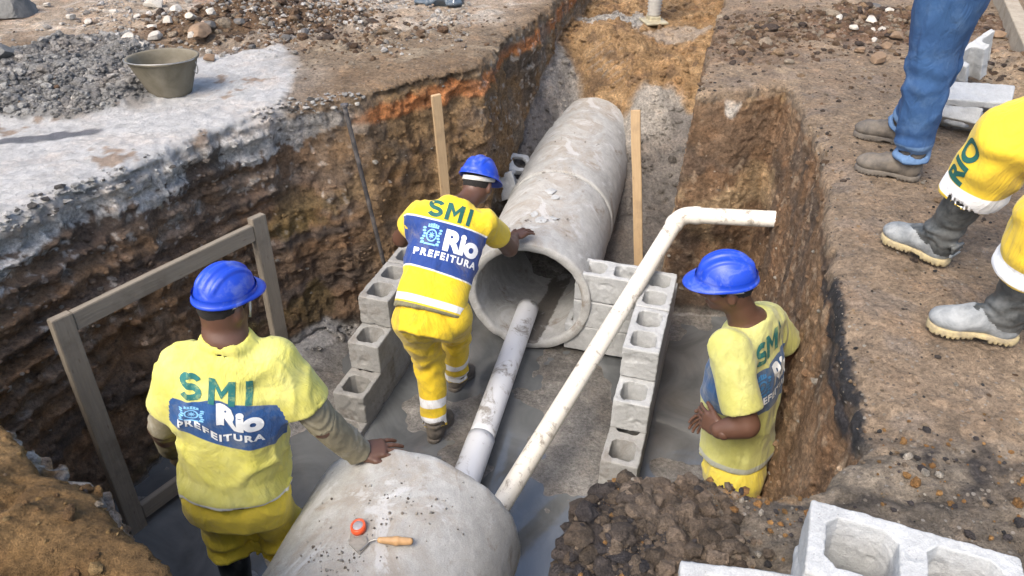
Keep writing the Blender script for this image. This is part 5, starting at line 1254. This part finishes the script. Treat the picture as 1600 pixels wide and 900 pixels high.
def shoe(parent_, ank, toe, kind, f=None, shaft_top=None, side='L', dusty=True):
    """rubber boot (high shaft, thick pale sole) or low work boot"""
    ank, toe = np.array(ank, float), np.array(toe, float); z0 = ank[2] - .085; f = nrm(V(toe[0] - ank[0], toe[1] - ank[1], 0)); r = nrm(np.cross(f, V(0, 0, 1))); R = np.array([r, f, V(0, 0, 1.)])
    L = np.hypot(*(toe - ank)[:2]); heel = V(ank[0], ank[1], z0) - f * .055; tp = V(toe[0], toe[1], z0); Lf = np.linalg.norm(tp - heel)
    lo = np.minimum(heel, tp) - V(.12, .12, .03); hi = np.maximum(heel, tp) + V(.12, .12, .22)
    if shaft_top is not None: lo = np.minimum(lo, np.array(shaft_top) - .13); hi = np.maximum(hi, np.array(shaft_top) + .13)
    v = Vol(lo, hi, .005); zz = V(0, 0, 1.)
    v.cone(heel + f * .045 + zz * .055, heel + f * .13 + zz * .06, .042, .041, .0)
    v.cone(heel + f * .13 + zz * .065, heel + f * (Lf - .075) + zz * .045, .042, .041, .02)
    v.ell(heel + f * (Lf - .062) + zz * .045, R, (.049, .060, .036), .015); v.ell(heel + f * .05 + zz * .05, R, (.038, .046, .05), .015)
    if kind == 'rubber':
        v.cone(heel + f * .055 + zz * .10, ank + zz * .03, .046, .055, .03); v.cone(ank + zz * .03, shaft_top, .055, .069, .03)
        n = nrm(np.array(shaft_top) - ank); v.cut(np.array(shaft_top), n); v.cone(np.array(shaft_top) - n * .05, np.array(shaft_top) + n * .05, .060, .062, .004, 's')
        for i_ in range(3): v.cone(heel + f * (-.012) + zz * (.055 + .018 * i_) - r * .03, heel + f * (-.012) + zz * (.055 + .018 * i_) + r * .03, .007, .007, .006)
    else:
        v.cone(heel + f * .055 + zz * .09, ank + zz * .055, .046, .046, .03); v.cone(ank + zz * .04, ank + zz * .085 , .050, .052, .01); v.cut(ank + zz * .085, zz)
    v.cut(V(0, 0, z0 + .018), -zz)
    sd_ = float(ank[0] * 13 % 7)
    v.disp(lambda x, y, z: .0035 * fbm(x, y, z, 18, 3, sd_) + (.003 * np.sin(((z - z0) * 120 + 4 * vnoise(x * 20, y * 20, z * 20))) * sst(.05, .11, z - z0) * (1 - sst(.16, .22, z - z0))), .02)
    up_m = {'rubber': rubber_m, 'leather': leather_m}[kind]
    vv, ff_ = v.mesh(); me = mesh_np('boot', vv, ff_, True, [up_m] + ([rubber_dusty] if kind == 'rubber' else []))
    if kind == 'rubber':
        fc_ = vv[ff_].mean(1); dz_ = fc_[:, 2] - z0 + .05 * fbm(fc_[:, 0], fc_[:, 1], fc_[:, 2], 16, 3) - .25 * ((fc_ - heel) @ f); me.polygons.foreach_set('material_index', (dz_ < .055).astype(np.int32))
    b = link('rubber_boot' if kind == 'rubber' else 'work_boot', me, parent_)
    v = Vol(np.minimum(heel, tp) - V(.1, .1, .02), np.maximum(heel, tp) + V(.1, .1, .06), .0042)
    for s0, s1, w0, w1 in ((.035, .09, .040, .040), (.09, .15, .036, .036), (.15, Lf - .07, .040, .050), (Lf - .07, Lf - .052, .050, .050)):
        v.cone(heel + f * s0 + zz * .014, heel + f * s1 + zz * .014, w0, w1, .01)
    v.F = np.maximum(v.F, np.abs(v.ax[2][None, None, :] - (z0 + .013)) - .015).astype(np.float32)
    t_ = (v.ax[0][:, None, None] - heel[0]) * f[0] + (v.ax[1][None, :, None] - heel[1]) * f[1] + 0 * v.ax[2][None, None, :]
    gap = np.where((t_ > .085) & (t_ < .125), v.ax[2][None, None, :] * 0 + (z0 + .010) - v.ax[2][None, None, :], -1.); v.F = np.maximum(v.F, gap).astype(np.float32)
    tread = np.where(v.ax[2][None, None, :] < z0 + .006, .006 - .010 * (np.sin(t_ * 420) > -.5), -1.); v.F = np.maximum(v.F, np.where(tread > 0, .002, -1.)).astype(np.float32)
    v.disp(lambda x, y, z: .001 * vnoise(x * 90, y * 90, z * 90), .02)
    link('sole', mesh_np('sole', *v.mesh(), True, [sole_m if kind == 'rubber' else leather_m]), b)
    if kind != 'rubber':
        lace = m_laces
        for i_ in range(4):
            c = heel + f * (.10 + .022 * i_) + zz * (.118 - .012 * i_); o_ = wire('lace', [c - r * .028 - zz * .010, c + zz * .003 + f * .008, c + r * .028 - zz * .010], .0028, lace); o_.parent = b; o_.matrix_parent_inverse = Matrix.Translation(-parent_.location) if False else b.matrix_world.inverted()
    return b
m_laces = m_plain('laces', (.10, .07, .05), .8, .1, 0)
def gl_sleeve(body, a, b, ra, rb, mat, name='undersleeve', seed=3., cut0=0.):
    a, b = np.array(a), np.array(b); v = Vol(np.minimum(a, b) - .1, np.maximum(a, b) + .1, .0055); v.cone(a, b, ra, rb, 0); n = nrm(b - a); v.cut(b, n); v.cut(a + n * cut0, -n)
    L = np.linalg.norm(b - a)
    def fn(x, y, z):
        t = ((np.stack([x, y, z], 1) - a) @ n) / L; return .0028 * np.sin(t * 17 + 9 * vnoise(x * 9, y * 9, z * 9)) * (.5 + vnoise(x * 6, y * 6, z * 6)) + .008 * fbm(x, y, z, 12, 3, seed)
    v.disp(fn, .03); return link(name, mesh_np(name, *v.mesh(), True, [mat]), body)

def T3(tm, s, bold=0., sp=1.):
    if tm != 'SMI': return text_polys(tm, s, bold, sp)
    # heavy block capitals: S as a bent stroke, M and I cut from bars
    c, w = s * .36, s * .165; P = []
    def stroke(pts, w_):
        pts = [np.array(p) for p in pts]
        for i in range(len(pts) - 1):
            d0 = nrm(pts[min(i + 1, len(pts) - 1)] - pts[max(i - 1, 0)]); d1 = nrm(pts[min(i + 2, len(pts) - 1)] - pts[i]); n0 = V(-d0[1], d0[0]) * w_ / 2; n1 = V(-d1[1], d1[0]) * w_ / 2
            P.append([tuple(pts[i] - n0), tuple(pts[i + 1] - n1), tuple(pts[i + 1] + n1), tuple(pts[i] + n0)])
    ox = -s * .66 * sp; r_ = (c - w / 2) / 2 * 1.02; rx = s * .20
    top = [(ox + rx * math.cos(t) * 1.05, r_ + r_ * math.sin(t)) for t in np.linspace(.35, math.pi * 1.5, 12)]
    bot = [(ox + rx * math.cos(t) * 1.05, -r_ + r_ * math.sin(t)) for t in np.linspace(math.pi / 2, -math.pi * .87, 12)]
    stroke(top + bot[1:], w)
    m = s * .34; x0 = -s * .02
    for a, b, d_ in ((-m, -m + w, 0), (m - w, m, 0)): P.append([(x0 + a, -c), (x0 + b, -c), (x0 + b, c), (x0 + a, c)])
    P.append([(x0 - m + w * .9, c), (x0 - m + w * .9, c - w * 1.35), (x0, -c * .50), (x0, -c * .50 + w * 1.35)][::1]); P.append([(x0 + m - w * .9, c), (x0, -c * .50 + w * 1.35), (x0, -c * .50), (x0 + m - w * .9, c - w * 1.35)])
    x1 = s * .52 * sp; P.append([(x1 - w / 2, -c), (x1 + w / 2, -c), (x1 + w / 2, c), (x1 - w / 2, c)])
    return shape_mesh([p if sum(p[i][0] * p[(i + 1) % 4][1] - p[(i + 1) % 4][0] * p[i][1] for i in range(4)) > 0 else p[::-1] for p in P])
# =============== worker bending over the pipe mouth (bright shirt)
A = aty
rng_ = lambda *a: np.array(a, float)
shM = dict(mat=m_cloth('shirt_yellow', (.72, .52, .015), navy, (.80, .80, .78), (.17, .16, .09), damt=.28, dirt=(.42, .33, .10)), tmats=[green, white_p, cyan_p])
def masksM(u, d, f, t, s):
    wob = .006 * np.sin(u * 20); b = np.minimum(-.058 - d, d + .300 + .06 * u) ; b = np.minimum(b, -s * .6 + .0)
    ln = np.minimum(.0035 - np.abs(d + .058), -s * .6); ln2 = np.minimum(.0035 - np.abs(d + .300 + .06 * u), -s * .6)
    hem = .017 - np.abs(t - .022 + .02 * u); m2 = np.maximum(np.maximum(ln, ln2), hem); m3 = -.004 - t - .02 * u
    return b, m2, m3
shM['masks'] = masksM
def textM(tree, sm, r, up, fwd):
    out = []; o = sm; K = dict(right=r, up=up)
    out.append(decal(tree, T3('SMI', .125, .0045, 1.15), o, r, up, (-.012, .000), 1, slant=.10))
    out.append(decal(tree, T3('Rio', .135, .007, .98), o, r, up, (.052, -.145), 2))
    out.append(decal(tree, T3('PREFEITURA', .046, .0018, 1.3), o, r, up, (-.005, -.222), 2))
    out.append(decal(tree, shape_mesh(crest_shapes(.068)), o, r, up, (-.098, -.135), 3))
    return out
J = dict(head=A(747, 287, 3.44), pelvis=V(-.395, 2.93, .90), shL=A(657, 334, 3.20), shR=A(757, 344, 3.27))
J['elL'] = A(628, 372, 3.30); J['wrL'] = V(-.50, 3.52, 1.0)
J['elR'] = A(800, 386, 3.58); J['wrR'] = A(803, 383, 3.66) + V(.0, .06, .015)
J['elR'] = A(796, 388, 3.52)
J['hipL'] = V(-.485, 2.94, .83); J['hipR'] = V(-.30, 2.96, .83); J['knL'] = V(-.44, 3.10, .45); J['knR'] = V(-.31, 3.30, .48); J['ankL'] = V(-.425, 2.98, .07); J['ankR'] = V(-.335, 3.40, .07)
J['toeL'] = V(-.36, 3.15, .03); J['toeR'] = V(-.25, 3.56, .03); J['legfL'] = J['legfR'] = V(.2, 1, 0)
tabM = [(-.05, .176, .130, 0), (0., .175, .130, 0), (.25, .172, .125, .005), (.55, .178, .12, .01), (.80, .188, .112, 0), (.93, .175, .092, -.005), (1.04, .10, .07, -.01)]
faceM = (V(.42, .80, -.55), V(0, .2, 1.))
py_M = m_cloth('trousers_yellow', (.68, .48, .015), None, (.78, .79, .80), dirt=(.20, .14, .04), damt=.55, var=.14)
wrp = J['wrR']; hdM = nrm(V(.35, .9, -.12))
bodyM, gM = person('worker in bright yellow and blue shirt bending towards the open concrete pipe mouth', J, faceM, tabM, None, True, shM, dict(tilt=.1), [((wrp, V(.62, .78, -.05), V(-.12, -.1, 1)), dict(side=-1, curl=.16, spread=.12)), ((J['wrL'], V(.1, .7, -.6), V(-.8, .2, .3)), dict(side=1, curl=.4))],
    py_M, leg_r=(.092, .084, .070), pant_bands=[(.60, .065), (.86, .065)], sleeve=.52, seed=2., text=textM, sl_r=.070, body_arm_r=(.050, .046, .032), pants_end=.97)
for s in 'LR': shoe(bodyM, J['ank' + s], J['toe' + s], 'leather')

# =============== big worker seen from behind at the left (faded shirt)
shL = dict(mat=m_cloth('shirt_lime', (.60, .56, .10), (.012, .075, .24), (.70, .70, .66), None, damt=.3, dirt=(.42, .38, .16), fade=.4), wr=1.35, tmats=[green2, white_w, cyan_p])
def masksL(u, d, f, t, s):
    top = -.085 + .010 * np.sin(u * 16 + 1.0) + .012 * np.exp(-((u + .02) / .04) ** 2); bot = -.245 - .035 * np.sin((u + .06) * 9) - .03 * (u > 0) * u
    b = np.minimum(top - d, d - bot); b = np.minimum(b, -s * .6 + .0); back = np.where(f > .03, -1., 1.)
    b = np.minimum(b, np.where(f > .12, -.01, 1))
    m2 = .006 - np.abs(t - .030 + .003 * np.sin(u * 7)); return b, m2, b * 0 - 1
shL['masks'] = masksL
def textL(tree, sm, r, up, fwd):
    out = []; o = sm
    out.append(decal(tree, T3('SMI', .128, .0055, 1.25), o, r, up, (.006, -.035), 1, warp=lambda a, b: (a, b + .12 * a * a * 2 + .035 * a)))
    wv = lambda a, b: (a + (.012 if a < -.055 else 0) * 0, b + .016 * math.exp(-((a + .06) / .03) ** 2) - .010 * (a > -.02))
    out.append(decal(tree, T3('Rio', .110, .007, .98), o, r, up, (.060, -.138), 2, warp=wv))
    out.append(decal(tree, T3('PREFEITURA', .044, .0018, 1.22), o, r, up, (-.005, -.212), 2, warp=lambda a, b: (a, b - .10 * a + .030 * math.exp(-((a + .085) / .045) ** 2) - .016 * math.exp(-((a + .0) / .03) ** 2))))
    out.append(decal(tree, shape_mesh(crest_shapes(.058)), o, r, up, (-.095, -.135), 3, warp=lambda a, b: (a * 1.15, b * .62 + .05 * a)))
    return out
yl = 1.93
J = dict(head=A(352, 472, yl + .04), pelvis=A(368, 748, yl), shL=A(288, 571, yl), shR=A(430, 561, yl + .01))
J['elL'] = A(256, 664, yl + .02); J['wrL'] = A(268, 700, yl + .22)
J['elR'] = A(506, 662, yl + .03); J['wrR'] = A(560, 706, 2.035)
px_ = J['pelvis']; J['hipL'] = px_ + V(-.095, 0, -.06); J['hipR'] = px_ + V(.085, 0, -.06)
J['knL'] = V(px_[0] - .12, 1.97, .47); J['knR'] = V(px_[0] + .11, 1.98, .46); J['ankL'] = V(px_[0] - .13, 1.93, .05); J['ankR'] = V(px_[0] + .12, 1.94, .05); J['toeL'] = J['ankL'] + V(-.03, .18, -.04); J['toeR'] = J['ankR'] + V(.05, .18, -.04); J['legfL'] = J['legfR'] = V(0, 1, 0)
tabL = [(.03, .212, .182, .01), (.08, .208, .182, .01), (.2, .192, .170, .02), (.5, .190, .150, .015), (.75, .215, .135, 0), (.88, .208, .115, -.005), (.97, .15, .090, -.01), (1.06, .09, .065, -.01)]
faceL = (V(.50, .86, -.10), V(.05, 0, 1.))
py_L = m_cloth('trousers_yellow_worn', (.80, .62, .05), None, (.72, .72, .70), dirt=(.46, .36, .09), damt=.3, var=.14)
khaki = m_plain('dirty_sleeve', (.23, .205, .135), .9, .15, .6, 25, (.42, .40, .34), .75, (.5, .68), dscale=10)
bodyL, gL = person('heavy worker in faded yellow shirt seen from behind, hand on the front pipe', J, faceL, tabL, None, True, shL, dict(tilt=.0, chin=True, hk=.78, brim=.75), [((J['wrR'], V(.93, .28, -.10), V(.0, -.15, 1)), dict(side=1, curl=.20, spread=.12, scale=1.1, thumb_open=.5))],
    py_L, leg_r=(.088, .092, .080), sleeve=.66, seed=5., text=textL, sl_r=.080, skin_mat=None, body_arm_r=(.060, .052, .036), pants_end=.27, trap=1.4, pant_bands=[(.245, .03)], neckr=.066, pants_loose=.0)
bodyL.data.materials.append(skin_dust)
gl_sleeve(bodyL, J['shR'] * .35 + J['elR'] * .65, J['elR'], .060, .058, khaki, cut0=-.0); gl_sleeve(bodyL, J['elR'] + nrm(J['shR'] - J['elR']) * .02, J['wrR'] + nrm(J['wrR'] - J['elR']) * .0, .060, .052, khaki, 'cuff_sleeve')
gl_sleeve(bodyL, J['shL'] * .35 + J['elL'] * .65, J['elL'], .060, .056, khaki); gl_sleeve(bodyL, J['elL'] + nrm(J['shL'] - J['elL']) * .02, J['wrL'], .056, .048, khaki, 'cuff_sleeve')
glove_m = m_plain('muddy_glove', (.13, .105, .07), .9, .2, .6, 30, (.25, .22, .17), .6)
hv, hf = hand_mesh(J['wrL'], V(.10, .35, -.9), V(-.9, .1, -.1), 1, curl=.3, scale=1.18); link('glove', mesh_np('glove', hv, hf, True, [glove_m]), bodyL)
for s in 'LR': shoe(bodyL, J['ank' + s], J['toe' + s], 'rubber', shaft_top=J['kn' + s] * .82 + J['ank' + s] * .18)

# =============== worker on the right, in profile, hands on hips
shR = dict(mat=m_cloth('shirt_pale_shaded', (.42, .41, .11), (.014, .065, .17), (.36, .37, .30), None, damt=.4, dirt=(.30, .28, .14), fade=.3), tmats=[green2, white_w, cyan_w])  # base darkened and dirt raised over real grime to paint in shade on him
def masksR(u, d, f, t, s):
    b = np.minimum(-.085 - d, d + .30); b = np.minimum(b, -s * .6); m2 = .014 - np.abs(t - .050 + .008 * np.sin(u * 12)); return b, m2, b * 0 - 1
shR['masks'] = masksR
def textR(tree, sm, r, up, fwd):
    o = sm; out = [decal(tree, T3('SMI', .135, .005, 1.05), o, r, up, (-.01, -.01), 1), decal(tree, T3('Rio', .125, .006, .98), o, r, up, (.035, -.150), 2), decal(tree, T3('PREFEITURA', .046, .0016, 1.15), o, r, up, (-.02, -.235), 2),
                   decal(tree, shape_mesh(crest_shapes(.07)), o, r, up, (-.11, -.16), 3)]
    out.append(decal(tree, T3('Rio', .05, .003), o, -r, up, (-.07, -.15), 2)); out.append(decal(tree, T3('PREFEITURA', .02, .0008, 1.15), o, -r, up, (-.07, -.19), 2))
    return out
yr = 2.28
J = dict(head=A(1137, 446, yr - .01), pelvis=A(1152, 705, yr), shL=A(1139, 540, yr - .13), shR=A(1196, 497, yr + .17))
J['elL'] = A(1166, 664, yr - .26); J['wrL'] = A(1124, 672, yr - .235)
J['elR'] = A(1222, 490, yr + .33); J['elR'] = J['shR'] + V(.15, .06, -.20); J['wrR'] = J['pelvis'] + V(-.04, .19, .06)
px_ = J['pelvis']; J['hipL'] = px_ + V(-.03, -.09, -.05); J['hipR'] = px_ + V(.03, .09, -.05)
J['knL'] = V(px_[0] + .0, yr - .11, .25); J['knR'] = V(px_[0] + .08, yr + .10, .26); J['ankL'] = V(px_[0] + .03, yr - .12, -.15); J['ankR'] = V(px_[0] + .09, yr + .12, -.15); J['toeL'] = J['ankL'] + V(-.18, .03, -.03); J['toeR'] = J['ankR'] + V(-.18, .06, -.03); J['legfL'] = J['legfR'] = V(-1, .1, 0)
tabR = [(.05, .178, .150, 0), (.1, .178, .150, 0), (.2, .165, .142, .005), (.5, .170, .145, .01), (.78, .185, .135, 0), (.9, .178, .098, -.01), (.98, .12, .075, -.015), (1.06, .08, .06, -.015)]
faceR = (V(-.97, .12, -.20), V(0, 0, 1.))
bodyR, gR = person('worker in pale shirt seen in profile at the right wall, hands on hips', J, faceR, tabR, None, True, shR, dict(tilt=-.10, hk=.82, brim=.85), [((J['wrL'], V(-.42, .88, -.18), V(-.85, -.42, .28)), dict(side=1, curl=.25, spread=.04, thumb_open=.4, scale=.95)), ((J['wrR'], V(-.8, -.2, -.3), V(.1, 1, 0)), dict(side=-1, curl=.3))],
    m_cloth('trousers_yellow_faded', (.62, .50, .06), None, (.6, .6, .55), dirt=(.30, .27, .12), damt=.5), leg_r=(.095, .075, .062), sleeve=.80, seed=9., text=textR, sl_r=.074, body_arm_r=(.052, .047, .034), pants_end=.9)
for s in 'LR': shoe(bodyR, J['ank' + s], J['toe' + s], 'rubber', shaft_top=J['kn' + s] * .6 + J['ank' + s] * .4)

# =============== standing man in jeans
gz = 1.55
hj, tj = at(1440, 283), at(1336, 262); hj2, tj2 = at(1428, 228), at(1350, 212)
aj = hj + nrm(tj - hj) * .07; aj2 = hj2 + nrm(tj2 - hj2) * .07; aj[2] = aj2[2] = hgw(*aj[:2]) + .088; tj[2] = tj2[2] = aj[2] - .08; tj = aj + nrm(tj - hj) * .215; tj2 = aj2 + nrm(tj2 - hj2) * .215; tj[2] = tj2[2] = aj[2] - .06
yb = aj[1]
J = dict(pelvis=V(2.12, 3.24, gz + .98)); kL = A(1450, 120, yb + .02); kR = A(1464, 105, yb + .24)
J['shL'] = V(2.08, 3.02, gz + 1.45); J['shR'] = V(2.20, 3.42, gz + 1.45); J['head'] = V(2.06, 3.23, gz + 1.68)
J['elL'] = V(2.02, 2.95, gz + 1.18); J['wrL'] = V(1.90, 3.05, gz + 1.02); J['elR'] = V(2.14, 3.54, gz + 1.18); J['wrR'] = V(1.95, 3.40, gz + 1.02)
J['hipL'] = A(1478, -12, yb + .03); J['hipR'] = A(1500, -40, yb + .20); J['pelvis'] = (J['hipL'] + J['hipR']) / 2 + V(0, 0, .06)
J['knL'], J['knR'] = kL, kR; J['ankL'], J['ankR'] = aj, aj2; J['toeL'], J['toeR'] = tj, tj2; J['legfL'] = J['legfR'] = V(-1, .2, 0)
sft = J['pelvis'] - V(2.12, 3.24, gz + .98); 
for k_ in ('shL', 'shR', 'head', 'elL', 'wrL', 'elR', 'wrR'): J[k_] = J[k_] + sft * V(1, 1, .5)
s_ = NB('denim'); x_ = s_.mix(s_.noise(5, 6, .6), (.012, .045, .14), (.035, .10, .23)); x_ = s_.mix(s_.n('MapRange', {0: s_.noise(13, 6, .7), 1: .5, 2: .75, 3: 0, 4: .35}).outputs[0], x_, (.12, .20, .32)); x_ = s_.mix(s_.step(s_.at('m2')), x_, (.10, .18, .32)); s_.set(x_, .9)
p_ = s_.bump(s_.noise(16, 5, .6, s_.mapping((1, 1, .5)), 1.5), .7, .014); s_.bump(s_.noise(500, 2), .25, .001, p_)
jm = s_.m
tabJ = [(-.05, .175, .125, 0), (.2, .165, .12, 0), (.6, .18, .12, 0), (.85, .19, .11, 0), (1.04, .10, .07, 0)]
plain_sh = dict(mat=m_cloth('shirt_grey', (.25, .27, .28), None), tmats=[], masks=lambda u, d, f, t, s: (u * 0 - 1, u * 0 - 1, u * 0 - 1))
bodyJ, gJ = person('man in blue jeans and dusty work boots standing on the right bank', J, (V(-.95, .1, -.25), V(0, 0, 1.)), tabJ, None, True, plain_sh, None, None, jm, leg_r=(.108, .086, .070), seed=12., fold_k=1.1, pants_end=.97, pant_bands=[(.86, .10)], h=.009)
for s in 'LR': shoe(bodyJ, J['ank' + s], J['toe' + s], 'leather')

# =============== man in yellow trousers and rubber boots, nearest on the right bank
hA, tA = at(1500, 428), at(1376, 372); hB, tB = at(1630, 545), at(1443, 512)
fA, fB = nrm(tA - hA), nrm(tB - hB); zA = hgw(*(tA[:2])) ; zA = 1.555
aA, aB = tA - fA * .205, tB - fB * .205; aA[2] = aB[2] = zA + .088; tA[2] = tB[2] = zA + .03
kA, kB = A(1575, 222, 2.20), A(1655, 350, 1.80); kA = aA + (kA - aA) * 1.0
J = dict(hipL=V(2.18, 1.92, zA + .90), hipR=V(2.12, 2.12, zA + .92), knL=kB, knR=kA, ankL=aB, ankR=aA, toeL=tB, toeR=tA)
J['pelvis'] = V(2.16, 2.02, zA + .97); J['shL'] = V(2.12, 1.82, zA + 1.45); J['shR'] = V(2.18, 2.22, zA + 1.45); J['head'] = V(2.08, 2.02, zA + 1.68)
J['elL'] = V(2.15, 1.75, zA + 1.18); J['wrL'] = V(2.08, 1.75, zA + .98); J['elR'] = V(2.2, 2.32, zA + 1.18); J['wrR'] = V(2.1, 2.34, zA + .98); J['legfL'] = J['legfR'] = V(-1, .3, 0)
py_Y = m_cloth('trousers_yellow_clean', (.66, .46, .025), None, (.80, .81, .82), dirt=(.3, .25, .1), damt=.12)
bodyY, gY = person('man in yellow trousers and dusty rubber boots standing nearest on the right bank', J, (V(-.95, .2, -.3), V(0, 0, 1.)), tabJ, None, True, dict(plain_sh), None, None, py_Y, leg_r=(.115, .094, .082), seed=15., fold_k=.6, pants_end=.52, pant_bands=[(.42, .075)], h=.008, pants_loose=.014)
for s in 'LR': shoe(bodyY, J['ank' + s], J['toe' + s], 'rubber', shaft_top=J['kn' + s] * .64 + J['ank' + s] * .36)
# letters down the thigh
pv, pf, tob = J['_pants']; tree = BVHTree.FromPolygons(pv.tolist(), pf.tolist())
ax_ = nrm(J['knR'] - J['ankR']); vd = nrm(V(0, 0, CAM_H) - (J['knR'] + J['ankR']) / 2); rr_ = nrm(vd - np.dot(vd, ax_) * ax_); sdv = np.cross(ax_, rr_)
left_ = -sdv if ray(0, 0)[0] < 0 and sdv[0] > 0 else sdv
left_ = left_ if left_[0] < 0 else -left_
rotv = .75; nface = nrm(rr_ * math.cos(rotv) + left_ * math.sin(rotv)); up_t = -np.cross(nface, ax_); 
# text runs along the leg: right = ax_ direction, up = across
Rr_ = ax_; Uu_ = np.cross(nface, ax_); c0 = J['ankR'] * .45 + J['knR'] * .55
td = [decal(tree, T3('RIO', .10, .004, 1.0), c0 + ax_ * .125, Rr_, Uu_, (0, 0), 1, cell=.012)]
me = mesh_np('leg_print', td[0][0], td[0][1], True, [green]); link('leg_print', me, tob)
